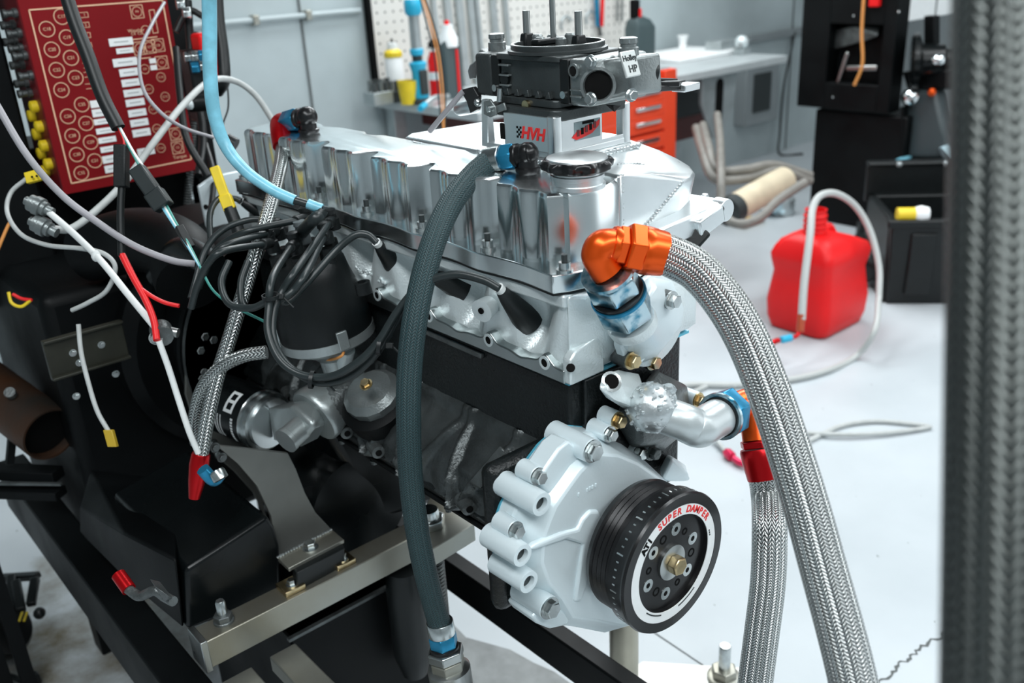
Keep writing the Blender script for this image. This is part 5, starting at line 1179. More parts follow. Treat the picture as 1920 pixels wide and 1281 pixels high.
MB().tube([P(-30, 1285, 'z', .02), P(10, 1268, 'z', .02), P(45, 1278, 'z', .012), P(55, 1283, 'z', .012)], .006, 10).build('cord', M_rub, t); MB().bar(P(48, 1281, 'z', .014), P(74, 1268, 'z', .014), .022, .020).build('plug', M_rub, t, bevel=.003)

# ================================================================== workbench and wall at the back
ZB = .722
wbn = thing('workbench', 'long pale topped workbench along the back wall', 'workbench', (2.6, 2.5, 0))
M_bench = mat('pale_bench_top', (.52, .56, .57), .2, .35, var=.12, nscale=6)
M_under = mat('dark_oxide_red_panel', (.085, .016, .014), 0, .5)
M_gal = mat('galvanised_steel', (.50, .55, .56), .7, .4, var=.2, nscale=12)
MB().box((1.58, 2.10, ZB-.035), (3.55, 2.785, ZB)).build('bench_top', M_bench, wbn, bevel=.004)
ub = lambda x, y: P(x, y, 'y', 2.42)
MB().box((2.2, 2.42, ub(1300, 216).z), (ub(1336, 200).x, 2.44, ZB-.036)).build('dark_backing', M_textgrey, wbn, bevel=.002)  # dark grey sheet filling the space below the bench top
MB().box((2.2, 2.42, ub(1300, 258).z), (ub(1338, 240).x, 2.50, ub(1300, 216).z)).build('under_panel', M_under, wbn, bevel=.004)
MB().box((1.75, 2.20, .60), (2.2, 2.70, ZB-.04)).build('drawer_box', M_under, wbn, bevel=.004)
for x in (1.64, 3.46): MB().box((x-.03, 2.70, 0), (x+.03, 2.76, ZB-.035)).build('bench_leg', M_gal, wbn, bevel=.003)
# gusset bracket with a slot under the right end
gx = 3.40
G = [(P(x, y, 'x', gx).y, P(x, y, 'x', gx).z) for x, y in [(1318, 128), (1384, 118), (1376, 205), (1352, 252), (1340, 260), (1316, 195)]]
yg = 2.16
G2 = [(P(x, y, 'y', yg).x, P(x, y, 'y', yg).z) for x, y in [(1318, 128), (1384, 116), (1376, 205), (1352, 252), (1338, 260), (1316, 195)]]
gg = MB().prism(G2, 'y', yg, yg+.02).build('end_bracket', M_gal, wbn, bevel=.002)
s0_, s1_ = P(1350, 158, 'y', yg-.001), P(1347, 222, 'y', yg-.001)
MB().prism([(s0_.x+.028*math.cos(a), s0_.z+.028*math.sin(a)) for a in [PI*i/8 for i in range(9)]]+[(s1_.x+.028*math.cos(a), s1_.z+.028*math.sin(a)) for a in [PI+PI*i/8 for i in range(9)]], 'y', yg-.002, yg+.001).build('bracket_slot', M_blkflat, wbn)
MB().bar(P(1290, 140, 'y', 2.3), P(1318, 165, 'y', 2.3), .05, .05).build('diagonal_brace', M_gal, wbn, bevel=.003)
# red tool cabinet
tx1 = P(1263, 200, 'y', 2.0).x; tx0 = tx1-.62; tz1 = P(1263, 128, 'y', 2.0).z
tcab = thing('tool_cabinet', 'orange red tool cabinet with silver drawer pulls in front of the bench', 'cabinet', ((tx0+tx1)/2, 2.2, 0))
MB().box((tx0, 2.0, .05), (tx1, 2.08, tz1)).box((tx0, 2.0, .05), (tx0+.03, 2.095, tz1)).build('cabinet_body', M_toolred, tcab, bevel=.004)
MB().box((tx1-.075, 1.985, .05), (tx1, 2.0, tz1)).build('corner_post', M_toolred, tcab, bevel=.003)
MB().box((tx0+.02, 2.01, tz1), (tx1-.02, 2.08, tz1+.004)).build('top_mat', M_wall2, tcab)
for px, py in ((1215, 203), (1215, 231), (1212, 265), (1215, 175), (1212, 300)):
    pz = P(px, py, 'y', 1.97).z; xx = P(px, py, 'y', 1.97).x
    dr_ = MB().box((tx0+.02, 1.975, pz-.040), (tx1-.085, 2.0, pz+.022)).build('drawer', M_toolred, tcab, bevel=.004)
    MB().bar((xx-.075, 1.968, pz), (xx+.075, 1.968, pz), .014, .016).build('drawer_pull', M_chrome, dr_, bevel=.003)
for x in (tx0+.06, tx1-.06): MB().cyl((x-.02, 2.05, .03), (x+.02, 2.05, .03), .028).build('caster', M_rub, tcab)

# pegboard with its hole pattern
def pegmat():
    m = bpy.data.materials.new('cream_pegboard'); m.use_nodes = True; nt = m.node_tree; N = nt.nodes; L = nt.links
    b_ = N['Principled BSDF']; b_.inputs['Roughness'].default_value = .55
    g_ = N.new('ShaderNodeNewGeometry'); s_ = N.new('ShaderNodeSeparateXYZ'); L.new(g_.outputs['Position'], s_.inputs[0])
    def M(op, a, b2=None):
        x = N.new('ShaderNodeMath'); x.operation = op
        for i, q in enumerate((a, b2)):
            if q is None: continue
            if isinstance(q, (int, float)): x.inputs[i].default_value = q
            else: L.new(q, x.inputs[i])
        return x.outputs[0]
    u_ = M('SUBTRACT', M('FRACT', M('MULTIPLY', s_.outputs[0], 1/.040)), .5); v_ = M('SUBTRACT', M('FRACT', M('MULTIPLY', s_.outputs[2], 1/.040)), .5)
    d_ = M('SQRT', M('ADD', M('MULTIPLY', u_, u_), M('MULTIPLY', v_, v_)))
    k_ = M('LESS_THAN', d_, .125)
    mx = N.new('ShaderNodeMix'); mx.data_type = 'RGBA'; L.new(k_, mx.inputs[0]); mx.inputs[6].default_value = (.66, .645, .61, 1); mx.inputs[7].default_value = (.10, .10, .10, 1)
    L.new(mx.outputs[2], b_.inputs['Base Color']); return m
pg = thing('pegboard', 'cream perforated pegboard standing on the bench against the wall', 'pegboard', (2.2, 2.77, ZB))
pxr = P(1190, 60, 'y', 2.765).x
MB().box((1.585, 2.765, ZB), (pxr, 2.778, 1.50)).build('perforated_board', pegmat(), pg)
MB().box((1.572, 2.750, ZB), (1.588, 2.785, 1.50)).build('edge_shadow_strip', M_blkflat, pg)  # black strip standing in for the shadow along the board's left edge
# aluminium bars leaning on the board
for (px, w), bl2 in zip(((825, .02), (850, .03), (872, .035), (893, .03), (905, .02), (935, .03), (958, .02)), ('leftmost narrow', 'second', 'third and widest', 'fourth', 'fifth, narrow', 'sixth', 'rightmost narrow')):
    x = P(px, 40, 'y', 2.73).x
    tag(MB().hull([(x-w/2, 2.735, ZB+.002), (x+w/2, 2.735, ZB+.002), (x-w/2, 2.760, ZB+.002), (x+w/2, 2.760, ZB+.002), (x-w/2-.02, 2.752, 1.4), (x+w/2-.02, 2.752, 1.4), (x-w/2-.02, 2.763, 1.4), (x+w/2-.02, 2.763, 1.4)]).build('aluminium_bar', M_gal, None, bevel=.002),
        bl2+' aluminium bar from the left, leaning on the pegboard', 'bar', 'aluminium bars against the pegboard')
# tools hanging on the board
def hang(name, label, px, py, parts):
    p = P(px, py, 'y', 2.745); t = thing(name, label, 'tool', p, 'tools hanging on the pegboard')
    for nm, m, lo, hi in parts: MB().box((p.x+lo[0], 2.738+lo[1], p.z+lo[2]), (p.x+hi[0], 2.738+hi[1], p.z+hi[2])).build(nm, m, t, bevel=.004)
    return t
t = thing('pliers', 'pliers with blue and red handles hanging on the pegboard', 'tool', P(1125, 55, 'y', 2.745))
MB().bar(P(1118, -10, 'y', 2.74), P(1121, 50, 'y', 2.74), .022, .016, up=(0, -1, 0)).build('blue_handle', M_blue, t, bevel=.004); MB().bar(P(1130, -10, 'y', 2.735), P(1128, 50, 'y', 2.735), .018, .014, up=(0, -1, 0)).build('red_handle', M_canred, t, bevel=.004); MB().bar(P(1123, 48, 'y', 2.74), P(1126, 68, 'y', 2.74), .012, .010, up=(0, -1, 0)).build('jaws', M_textgrey, t)
for px in (1158, 1167):
    tag(MB().bar(P(px, -10, 'y', 2.745), P(px-1, 40, 'y', 2.745), .010, .008, up=(0, -1, 0)).build('steel_pick', M_carb, None, bevel=.002), ('left' if px < 1160 else 'right')+' one of two steel picks hanging on the pegboard', 'tool', 'picks on the pegboard')
for px, py in ((1062, 45), (1108, 35)):
    c = P(px, py, 'y', 2.755); b = MB(); b.tube([c+V((.035*math.cos(a), 0, .035*math.sin(a))) for a in [PI*.1+PI*1.1*i/9 for i in range(10)]], .006, 8)
    tag(b.build('steel_hook', M_gal, None), 'curved steel hook on the pegboard, '+('left' if px < 1100 else 'right')+' of two', 'hook')

# things on the bench
def onb(px, py, y): return P(px, py, 'y', y)
bl_ = thing('socket_block', 'aluminium block with rows of sockets at the left end of the bench', 'tool holder', (P(725, 188, 'y', 2.62).x, 2.62, ZB))
x0_ = P(697, 190, 'y', 2.62).x; x1_ = P(756, 185, 'y', 2.62).x
MB().box((x0_, 2.60, ZB), (x1_-.06, 2.68, ZB+.05)).build('block', M_gal, bl_, bevel=.002); MB().box((x1_-.06, 2.60, ZB), (x1_, 2.68, ZB+.045)).build('dark_block', M_textgrey, bl_, bevel=.002)
for i in range(5):
    for j in range(2):
        MB().cyl((x0_+.022+i*.027, 2.62+j*.035, ZB+.045), (x0_+.022+i*.027, 2.62+j*.035, ZB+.085+.01*j), .0105).build('socket', M_carb if (i+j) % 2 else M_ironlt, bl_)
def revolve(name, label, cat, px, y, prof, group=None):
    """prof: list of (part, material, [(r, z)...])"""
    x = P(px, 185, 'y', y).x; t = thing(name, label, cat, (x, y, ZB), group)
    for nm, m, pr in prof: MB().lathe(pr, (x, y, ZB), (0, 0, 1), 24).build(nm, m, t)
    return t, x
M_bluep = mat('bright_blue_plastic', (.02, .40, .62), 0, .35)
revolve('yellow_cup', 'yellow plastic cup on the bench', 'cup', 766, 2.52, [('cup', M_yellow, [(.030, .001), (.036, .05), (.040, .092), (.037, .092), (.033, .05), (.028, .006)])])
t, x = revolve('inspection_lamp', 'blue and grey upright work lamp on the bench', 'lamp', 789, 2.50, [('base', M_textgrey, [(.045, .001), (.045, .012), (.030, .022)]), ('blue_housing', M_bluep, [(.032, .02), (.036, .03), (.028, .06), (.027, .12), (.034, .145), (.036, .155), (.024, .162)]), ('dark_grip', M_textgrey, [(.020, .16), (.021, .185)]), ('blue_ring', M_bluep, [(.026, .185), (.028, .205), (.024, .21)]), ('lamp_tube', M_gal, [(.022, .208), (.021, .335)]), ('blue_cap', M_bluep, [(.026, .332), (.034, .345), (.033, .385), (.028, .392)]), ('cap_dome', M_white, [(.028, .391), (.018, .402), (.0005, .405)])])
MB().box((x-.018, 2.462, ZB+.035), (x+.018, 2.475, ZB+.13)).build('dark_panel', M_textgrey, t, bevel=.004)
revolve('spray_can', 'white spray can with yellow shoulder in front of the pegboard', 'can', 745, 2.66, [('can_body', M_white, [(.036, .001), (.036, .165), (.030, .175)]), ('yellow_shoulder', M_yellow, [(.037, .172), (.037, .19), (.018, .205)]), ('cap', M_whitew, [(.022, .2), (.020, .225), (.006, .228)]), ('nozzle', M_blkflat, [(.006, .226), (.005, .242)])])
t, x = revolve('cleaner_bottle', 'red and white bottle with a black cap on the bench', 'bottle', 822, 2.55, [('body', M_canred, [(.030, .001), (.032, .01), (.032, .15), (.020, .185)]), ('white_band', M_white, [(.0325, .075), (.0325, .105), (.0325, .106)]), ('neck', M_white, [(.020, .184), (.012, .205)]), ('black_cap', M_blkflat, [(.022, .20), (.026, .215), (.014, .23)])])
jx = P(848, 185, 'y', 2.50).x
t = thing('oil_jug', 'dark oil jug with red stripe and white cap beside the red bottle', 'bottle', (jx, 2.50, ZB))
MB().loft([[(jx+a*s, 2.50+b_*s2, ZB+z) for a, b_ in rrect(-.045, .045, -.03, .03, .012)] for z, s, s2 in ((.001, 1, 1), (.20, 1, 1), (.235, .7, .8), (.245, .45, .6))]).build('jug_body', mat('dark_slate_plastic', (.05, .075, .08), 0, .4), t, bevel=.002)
MB().box((jx+.010, 2.465, ZB+.02), (jx+.020, 2.4705, ZB+.19)).build('red_stripe', M_canred, t)
MB().lathe([(.040, .2), (.040, .235), (.022, .27), (.022, .285)], (jx, 2.50, ZB), (0, 0, 1), 20).build('white_shoulder', M_white, t); MB().lathe([(.010, .284), (.010, .30), (.004, .302)], (jx, 2.50, ZB), (0, 0, 1), 14).build('red_tip', M_canred, t)
jx = P(1200, 90, 'y', 2.55).x
t = thing('black_jug', 'tall dark slate jug with red cap at the end of the pegboard', 'bottle', (jx, 2.55, ZB))
MB().loft([[(jx+a*s+o_, 2.55+b_*s2, ZB+z) for a, b_ in rrect(-.068, .068, -.045, .045, .014)] for z, s, s2, o_ in ((.001, 1, 1, 0), (.17, 1, 1, 0), (.205, .75, .8, -.01), (.222, .35, .4, -.02))]).build('jug_body', mat('dark_slate_plastic', (.05, .075, .08), 0, .4), t, bevel=.003)
MB().lathe([(.022, .22), (.022, .255), (.015, .26)], (jx-.02, 2.55, ZB), (0, 0, 1), 16).build('red_cap', M_canred, t); MB().box((jx-.055, 2.53, ZB+.215), (jx-.02, 2.57, ZB+.30)).build('spout', M_blkflat, t, bevel=.006)
# vacuum hose end, papers, clip, vise on the bench
t = thing('blue_tipped_hose', 'short clear hose with a blue tip lying on the bench edge', 'hose', P(793, 203, 'z', ZB+.01))
MB().tube([P(840, 180, 'z', ZB+.02), P(815, 183, 'z', ZB+.03), P(797, 196, 'z', ZB+.015)], .010, 12).build('clear_tube', M_gal, t); MB().cyl(P(797, 197, 'z', ZB+.014), P(788, 204, 'z', ZB+.010), .012).build('blue_tip', M_bluep, t)
pp = P(1290, 100, 'z', ZB+.012)
tag(MB().box((pp.x-.28, pp.y-.18, ZB+.001), (pp.x+.22, pp.y+.18, ZB+.02)).build('white_board', M_white, None, bevel=.004), 'white board lying flat on the right part of the bench', 'board')
t = thing('teal_clip', 'small teal clip beside a clear box on the bench', 'clip', P(1335, 88, 'z', ZB+.02)); c = P(1335, 88, 'z', ZB+.02)
MB().box((c.x-.03, c.y-.015, ZB+.021), (c.x+.03, c.y+.015, ZB+.045)).build('clip_body', mat('teal_plastic', (.01, .30, .26), 0, .4), t, bevel=.005)
c = P(1352, 92, 'z', ZB+.02); tag(MB().box((c.x-.07, c.y-.05, ZB+.021), (c.x+.07, c.y+.05, ZB+.065)).build('clear_box', M_gal, None, bevel=.004), 'pale grey box beside the teal clip on the bench', 'box')
c = P(1280, 85, 'z', ZB); t = thing('plastic_funnel', 'small white funnel standing on the bench by the wall', 'funnel', (c.x, 2.70, ZB)); MB().lathe([(.03, .001), (.022, .02), (.02, .05), (.03, .085), (.026, .085)], (P(1280, 85, 'y', 2.70).x, 2.70, ZB), (0, 0, 1), 18).build('funnel_body', M_white, t)
c = P(1392, 102, 'z', ZB); t = thing('bench_vise', 'small steel vise at the right end of the bench', 'vise', c)
MB().box((c.x-.04, c.y-.03, ZB), (c.x+.03, c.y+.03, ZB+.03)).build('vise_base', M_gal, t, bevel=.004); MB().ball(c+V((-.01, 0, .06)), .035, 16).build('vise_head', M_cast, t); MB().cyl(c+V((-.05, -.02, .05)), c+V((.05, .02, .05)), .012).build('vise_screw', M_zinc, t)
# orange wires hanging in front of the pegboard
t = thing('hanging_wires', 'thin orange and black wires hanging down in front of the pegboard', 'wire', D(832, 240, 2.2))
for i, (m, off) in enumerate(((M_orangew, 0), (M_orangew, 5), (M_rub, 9), (M_rub, -5))): MB().tube([D(786+off*.6, -20, 2.2), D(806+off, 50, 2.2), D(818+off, 100, 2.2), D(826+off, 170, 2.2), D(831+off*.5, 250, 2.2)], .0017, 8).build('wire', m, t)
# wall box right of the bench, cable drop
wx = P(1414, 180, 'y', 2.78); hx = abs(P(1445, 180, 'y', 2.78).x-P(1384, 180, 'y', 2.78).x)/2
t = thing('wall_box', 'grey electrical box with a dark screen on the back wall', 'electrical box', (wx.x, 2.75, wx.z-.15))
zt2, zb2 = P(1414, 122, 'y', 2.74).z, P(1414, 232, 'y', 2.74).z
MB().box((wx.x-hx, 2.72, zb2), (wx.x+hx, 2.80, zt2)).build('box_body', M_wall2, t, bevel=.005); MB().box((wx.x-hx*.6, 2.712, zb2+.07), (wx.x+hx*.45, 2.722, zt2-.05)).build('screen', M_textgrey, t, bevel=.004)
t = thing('drop_cable', 'thin black cable hanging from the wall trunking beside the black machine', 'cable', P(1460, 345, 'y', 2.7))
MB().tube([V((P(1490, 70, 'y', 2.77).x, 2.77, zt)), P(1470, 160, 'y', 2.76), P(1462, 250, 'y', 2.74), V((P(1460, 330, 'y', 2.70).x, 2.70, .012)), V((P(1460, 330, 'y', 2.70).x+.1, 2.60, .008))], .007, 10).build('cable_run', M_rub, t)

# floor clutter by the wall
for i, (path, r) in enumerate((
  ([(1345, 215, 3.9), (1350, 265, 3.6), (1352, 330, 3.35), (1354, 385, 3.3), (1375, 418, 3.2), (1420, 412, 3.2), (1460, 375, 3.25), (1510, 342, 3.3)], .016),
  ([(1318, 235, 3.9), (1328, 275, 3.6), (1345, 318, 3.5), (1400, 318, 3.5), (1450, 310, 3.55), (1520, 330, 3.6)], .018),
  ([(1305, 240, 3.9), (1318, 285, 3.6), (1340, 335, 3.48), (1400, 335, 3.5), (1460, 320, 3.55), (1520, 340, 3.6)], .018))):
    t = thing('floor_hose', ('grey hose drooping from the bench to the floor in a loop', 'upper dark grey hose lying along the wall', 'lower dark grey hose lying along the wall')[i], 'hose', D(*path[-1]))
    MB().tube([D(*p) for p in path], r, 14, res=8).build('hose_run', mat('dusty_grey_hose', (.20, .19, .17), 0, .5, var=.2), t)
t = thing('cardboard_tube', 'beige tube with a dark end lying on the floor by the wall', 'tube', D(1420, 395, 3.4))
ca, cb2 = D(1378, 390, 3.35), D(1470, 338, 3.55)
MB().cyl(ca, cb2, .052, n=28).build('tube_body', M_beige, t); MB().lathe([(.054, 0), (.054, .05), (.04, .052)], ca, ca-cb2, 28).build('dark_end_cap', M_textgrey, t)
t = thing('rag', 'crumpled pale blue rag on the floor by the wall', 'rag', P(1455, 392, 'z', 0)); b = MB(); c = P(1455, 392, 'z', .03)
for i in range(7): b.hull([c+V((random.uniform(-.09, .09), random.uniform(-.07, .07), random.uniform(-.03, .07))) for _ in range(8)])
b.build('cloth', mat('pale_blue_cloth', (.45, .60, .66), 0, .8), t, bevel=.004)
c = P(1400, 412, 'z', .02); tag(MB().hull([c+V((random.uniform(-.10, .10), random.uniform(-.06, .06), random.uniform(-.02, .03))) for _ in range(14)]).build('yellow_glove', mat('ochre_leather', (.55, .36, .06), 0, .7), None, bevel=.008), 'ochre glove on the floor under the beige tube', 'glove')
c = P(1470, 405, 'z', 0); tag(MB().lathe([(.05, .001), (.055, .01), (.055, .08), (.045, .085)], c+V((.02, .02, 0)), (0, 0, 1), 20).build('grey_can', M_gal, None), 'short grey can on the floor beside the rag', 'can')

# ================================================================== black machine at the right
XM = 3.31
mc_ = thing('milling_machine', 'black machine tool on a black base at the right', 'machine', (XM+.15, 1.55, 0))
def mp(px, py, x=XM): return P(px, py, 'x', x)
def face_box(pxs, x, w, m, name, bevel=.005, parent=mc_):
    """block whose left (-X) face covers the given outline"""
    return MB().prism([(mp(a, c_, x).y, mp(a, c_, x).z) for a, c_ in pxs], 'x', x, x+w).build(name, m, parent, bevel=bevel)
yA, yB = mp(1515, 410).y, mp(1690, 330).y
MB().box((XM, yB, 0), (XM+.22, yA, mp(1515, 203).z)).build('machine_base', M_black, mc_, bevel=.008)
xu = XM-.03
yl, yr = mp(1500, 100, xu).y, mp(1676, 100, xu).y; r0_, r1_ = mp(1552, 100, xu).y, mp(1652, 100, xu).y
zlo, zhi = mp(1510, 200, xu).z, 1.55; q0_, q1_ = mp(1600, 158, xu).z, mp(1600, 45, xu).z
for lo, hi in (((xu, r0_, zlo), (xu+.10, yl, zhi)), ((xu, yr, zlo), (xu+.10, r1_, zhi)), ((xu, r1_, zlo), (xu+.10, r0_, q0_)), ((xu, r1_, q1_), (xu+.10, r0_, zhi)), ((xu+.085, r1_, q0_), (xu+.10, r0_, q1_))):
    MB().box(lo, hi).build('column_panel', M_black, mc_, bevel=.003)
MB().bar(mp(1588, 128, xu+.03), mp(1646, 127, xu+.03), .022, .022).build('spindle_rod', M_steel, mc_, bevel=.005)
MB().bar(mp(1571, 155, xu+.02), mp(1590, 98, xu+.02), .016, .016, up=(-1, 0, 0)).build('recess_lever', M_steel, mc_, bevel=.004)
MB().hull([mp(x, y, xu+v) for x, y, v in ((1560, 95, .06), (1562, 55, .06), (1600, 48, .02), (1650, 50, .05), (1648, 68, .02), (1615, 80, .02), (1600, 75, .06))]).build('head_casting', M_ironlt, mc_, bevel=.008)
MB().tube([mp(1620, -10, xu-.02), mp(1616, 60, xu-.02), mp(1617, 120, xu-.02), mp(1602, 160, xu-.02)], .007, 8).build('hanging_cord', M_orangew, mc_)
MB().bar(mp(1632, 3, xu-.01), mp(1650, 3, xu-.01), .03, .04).build('red_switch', M_canred, mc_, bevel=.004)
for px, py in ((1601, 30), (1562, 182), (1685, 22)): MB().ball(mp(px, py, xu-.001), .006, 8).build('panel_screw', M_zinc, mc_)
xs = XM+.05
c = mp(1722, 115, xs)
MB().lathe([(.10, -.03), (.115, -.02), (.115, 0), (.07, .015), (.062, .10), (.045, .11), (.045, .22)], c, (.5, -.85, .05), 32).build('chuck', M_blackgl, mc_)
MB().ball(mp(1760, 112, xs-.08), .030, 14, sq=(1, 1, .8)).build('chrome_knob', M_chrome, mc_); MB().ball(mp(1720, 100, xs-.06), .025, 14).build('chuck_jaw', M_steel, mc_)
face_box([(1690, 135), (1795, 130), (1795, 168), (1700, 168)], xs, .12, M_black, 'tail_block', .01)
face_box([(1732, 30), (1752, 30), (1752, 110), (1732, 110)], xs+.05, .05, M_black, 'arm_column', .004)
face_box([(1692, 205), (1718, 165), (1755, 170), (1770, 240), (1790, 300), (1692, 300)], xs, .10, mat('dark_slate_paint', (.05, .065, .07), 0, .4), 'motor_cover', .02)
MB().ball(mp(1708, 182, xs-.02), .04, 16).build('chrome_cap', M_chrome, mc_); MB().ball(mp(1747, 173, xs-.02), .018, 12).build('orange_light', M_orange, mc_)
face_box([(1688, 200), (1692, 200), (1692, 400), (1688, 400)], XM-.005, .05, M_black, 'base_corner', .002)
zt3 = .34; tr_ = [P(x, y, 'z', zt3) for x, y in [(1676, 306), (1702, 293), (1800, 290), (1800, 335)]]
MB().prism([(p.x, p.y) for p in tr_], 'z', zt3-.06, zt3).build('chip_tray', M_black, mc_, bevel=.003)
MB().bar(P(1677, 305, 'z', zt3+.006), P(1703, 294, 'z', zt3+.006), .03, .008).build('tray_edge', M_bluetube, mc_)
MB().hull([P(1755, 280, 'z', .37), P(1790, 268, 'z', .41), P(1790, 302, 'z', .36), P(1770, 298, 'z', .36), P(1765, 275, 'z', .42)]).build('tray_bag', mat('pale_blue_cloth', (.45, .60, .66), 0, .8), mc_, bevel=.004)
fz = [P(x, y, 'z', .28) for x, y in [(1690, 330), (1800, 345), (1800, 300), (1690, 300)]]
MB().prism([(p.x, p.y) for p in fz], 'z', .0, .28).build('base_cabinet', M_black, mc_, bevel=.006)
t = thing('white_cabinet', 'white cabinet at the top right behind the black machine', 'cabinet', (4.4, 1.5, 0))
wy = 1.62
MB().box((P(1702, 20, 'y', wy).x, wy, P(1740, 34, 'y', wy).z), (P(1800, 20, 'y', wy).x, wy+.35, 1.6)).build('cabinet_body', M_white, t, bevel=.004)
MB().box((P(1753, 20, 'y', wy).x, wy-.003, P(1740, 34, 'y', wy).z), (P(1755, 20, 'y', wy).x, wy+.002, 1.6)).build('door_gap', M_seam, t)

# black crate with open lid, turned to face the viewer
kx = P(1655, 573, 'z', 0); uu = P(1790, 573, 'z', 0)-kx; uu.z = 0; uu.normalize(); ww = V((-uu.y, uu.x, 0))
if ww.dot(fw) < 0: ww = -ww
hz = .315
cr = thing('storage_crate', 'black plastic storage crate with an open lid beside the red can', 'crate', kx+uu*.3+ww*.2)
def kb(u0, u1, w0, w1, z0, z1, name, taper=0.0):
    c = lambda u_, w_, z_: kx+uu*u_+ww*w_+V((0, 0, z_))
    MB().hexa([c(u0+taper, w0+taper, z0), c(u1-taper, w0+taper, z0), c(u1-taper, w1, z0), c(u0+taper, w1, z0), c(u0, w0, z1), c(u1, w0, z1), c(u1, w1, z1), c(u0, w1, z1)]).build(name, M_plast, cr, bevel=.006)
WK, DK = .60, .40
kb(0, WK, 0, .03, 0, hz, 'front_wall', .015); kb(0, .03, .03, DK, 0, hz, 'side_wall'); kb(WK-.03, WK, .03, DK, 0, hz, 'side_wall'); kb(0, WK, DK-.03, DK, 0, hz, 'rear_wall'); kb(.03, WK-.03, .03, DK-.03, 0, .02, 'crate_floor')
kb(-.015, WK+.015, -.015, .02, hz*.93, hz*1.02, 'rim')
for i in range(3): kb(.07+i*.17, .16+i*.17, -.006, .02, .04, hz*.86, 'front_panel_rib')
kb(-.01, WK+.01, DK, DK+.03, hz*.9, hz+.115, 'lid'); kb(-.01, WK+.01, DK-.02, DK+.04, hz+.11, hz+.125, 'lid_edge')
for i in range(3): MB().ball(kx+uu*(.10+i*.17)+ww*(DK-.02)+V((0, 0, hz+.118)), .012, 10).build('lid_latch', M_gal, cr)
c = kx+uu*.02+ww*.02+V((0, 0, hz+.02)); t = thing('flashlight', 'yellow and white flashlight lying on the crate edge', 'flashlight', c); MB().cyl(c, c+uu*.06, .024).build('yellow_body', M_yellow, t); MB().lathe([(.025, 0), (.030, .02), (.024, .045)], c+uu*.06, uu, 18).build('white_head', M_white, t)
for i, (px, py) in enumerate(((1622, 425), (1622, 470), (1635, 500))):
    c = P(px, py, 'z', .08); tag(MB().hull([c+uu*random.uniform(-.045, .035)+ww*random.uniform(-.06, .06)+V((0, 0, random.uniform(-.08, .07))) for _ in range(16)]).build('tool_bag', M_plast, None, bevel=.01), ('black tool bag behind the red can, nearest the machine', 'black tool bag in the middle of three beside the crate', 'black tool bag touching the crate')[i], 'bag')
tag(MB().bar(P(1588, 460, 'z', .10), P(1630, 444, 'z', .12), .03, .03).build('wooden_handle', mat('brown_wood', (.30, .17, .08), 0, .6, var=.3), None, bevel=.006), 'brown wooden hammer handle behind the red can', 'tool')

# ================================================================== red jerry can and its hose
jc = P(1538, 641, 'z', 0); cxx, cyy = jc.x+.135, jc.y+.105
can = thing('jerry_can', 'red plastic fuel jug with a threaded neck on the floor', 'fuel jug', (cxx, cyy, 0))
ht = P(1528, 447, 'x', cxx-.05).z
def jr(sx, sy, r): return rrect(-.140*sx, .140*sx, -.120*sy, .120*sy, r, 5)
prof_ = [(.0, .86, .84), (.008, .93, .92), (.05, 1.0, 1.0), (.12, 1.02, 1.03), (.19, .97, .96), (.24, .93, .92), (.285, .99, .98), (.31, 1.0, 1.0), (.335, .93, .94), (.365, .70, .78), (.385, .46, .56), (.392, .30, .40)]
sc = ht/.385*1.04
MB().loft([[(cxx+a-(.045 if z > .34 else 0)*(z-.33)/.06, cyy+b_, z*sc) for a, b_ in jr(sx, sy, .035)] for z, sx, sy in prof_]).build('jug_body', M_canred, can, smooth=50)
nc = V((cxx-.048, cyy, .385*sc))
pr_ = [(.034, -.01)]
for i in range(4): pr_ += [(.034, .004+i*.018), (.0385, .008+i*.018), (.0385, .014+i*.018), (.034, .018+i*.018)]
pr_ += [(.034, .082), (.036, .086), (.031, .086), (.031, .02)]
MB().lathe(pr_, nc, (0, 0, 1), 32).build('threaded_neck', M_canred, can)
MB().tube([nc+V((.04, 0, -.005)), nc+V((.09, 0, .005)), nc+V((.135, 0, -.05))], .014, 14).build('handle', M_canred, can)
sh = thing('siphon_hose', 'translucent white hose looping out of the red jug and over the floor', 'hose', P(1300, 722, 'z', .01))
dn_ = dep(nc+V((0, 0, .08)))
MB().tube([D(1503, 600, dn_-.14), D(1508, 530, dn_-.13), D(1519, 440, dn_-.10), D(1524, 390, dn_-.06), D(1540, 366, dn_-.04), D(1570, 364, dn_-.02), D(1605, 388, dn_), D(1632, 435, dn_), D(1648, 500, dn_-.02), D(1648, 560, dn_-.06)], [.0125, .0125, .0125, .012, .0115, .0115, .011, .011, .0105, .010], 16, res=10).build('hose_upper', mat('milky_hose', (.46, .475, .465), 0, .35), sh)
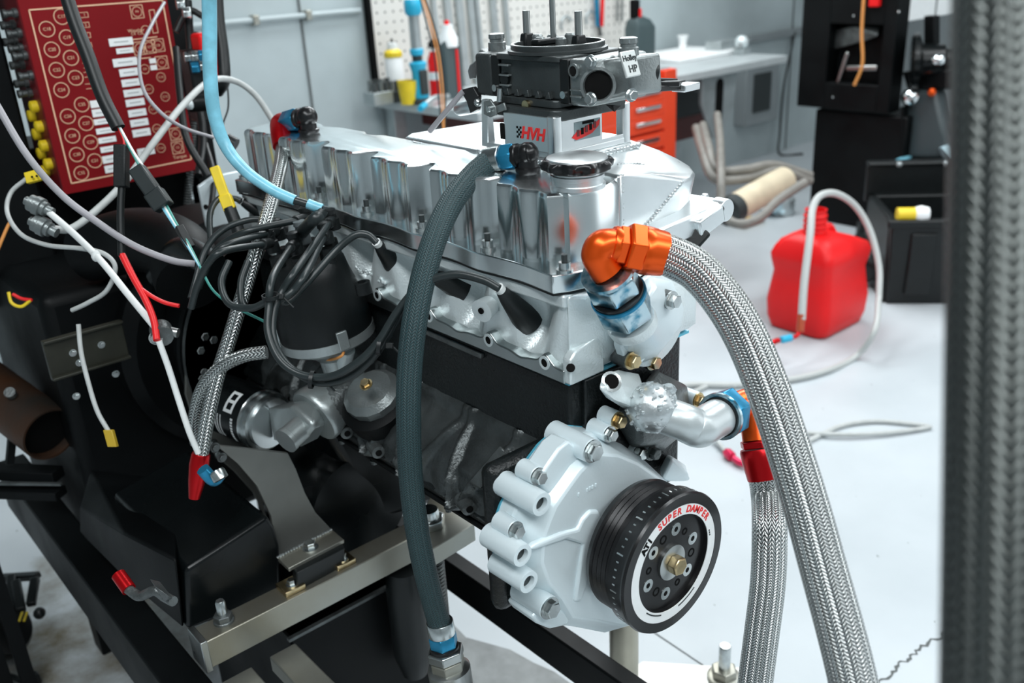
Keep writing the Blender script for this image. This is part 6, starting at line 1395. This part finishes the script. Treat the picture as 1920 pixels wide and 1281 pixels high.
MB().tube([D(1648, 558, dn_-.06), P(1640, 620, 'z', .10), P(1605, 668, 'z', .012), P(1550, 695, 'z', .010), P(1480, 712, 'z', .010), P(1380, 722, 'z', .010), P(1290, 722, 'z', .010), P(1240, 735, 'z', .010)], .0098, 14, res=10).build('hose_lower', mat('milky_hose', (.46, .475, .465), 0, .35), sh)
c0, c1_ = D(1503, 590, dn_-.14), D(1500, 622, dn_-.14)
MB().cyl(c0, c1_, .012).build('amber_end', mat('amber_plastic', (.40, .06, .02), 0, .3), sh)
MB().tube([c1_, D(1494, 630, dn_-.15), D(1484, 634, dn_-.16)], .007, 12).build('red_barb', M_red, sh)
MB().hexn(D(1484, 633, dn_-.16), D(1455, 640, dn_-.18)-D(1484, 633, dn_-.16), .013, .040).build('blue_union', M_bluep, sh, bevel=.002)
MB().tube([D(1460, 638, dn_-.18), D(1449, 643, dn_-.19), D(1443, 655, dn_-.19)], .009, 12).build('red_barb', M_red, sh)
t = thing('floor_cable', 'grey cable lying in a flat loop on the floor right of the hoses', 'cable', P(1600, 800, 'z', 0))
MB().tube([P(1300, 735, 'z', .008), P(1340, 720, 'z', .008), P(1380, 725, 'z', .008)], .007, 10).build('cable_end', M_greyw, t)
MB().tube([P(1480, 845, 'z', .007), P(1530, 820, 'z', .007), P(1580, 798, 'z', .007), P(1640, 790, 'z', .007), P(1700, 794, 'z', .007), P(1738, 799, 'z', .007), P(1735, 803, 'z', .007), P(1660, 812, 'z', .010), P(1580, 815, 'z', .012), P(1500, 812, 'z', .010)], .0065, 10).build('cable_run', M_greyw, t)
t = thing('drain_line', 'thin clear line with a pink red end fitting on the floor below the pump elbow', 'hose', P(1380, 860, 'z', 0))
MB().tube([P(1335, 815, 'z', .02), P(1350, 835, 'z', .012), P(1364, 850, 'z', .012)], .006, 10).build('clear_line', M_greyw, t)
MB().hexn(P(1362, 848, 'z', .014), P(1378, 862, 'z', .014)-P(1362, 848, 'z', .014), .014, .03).build('red_nut', mat('pink_red_anodised', (.75, .03, .10), .5, .3), t, bevel=.001); MB().tube([P(1376, 860, 'z', .014), P(1388, 868, 'z', .014), P(1402, 870, 'z', .014)], .009, 10).build('red_tail', mat('pink_red_anodised', (.75, .03, .10), .5, .3), t)
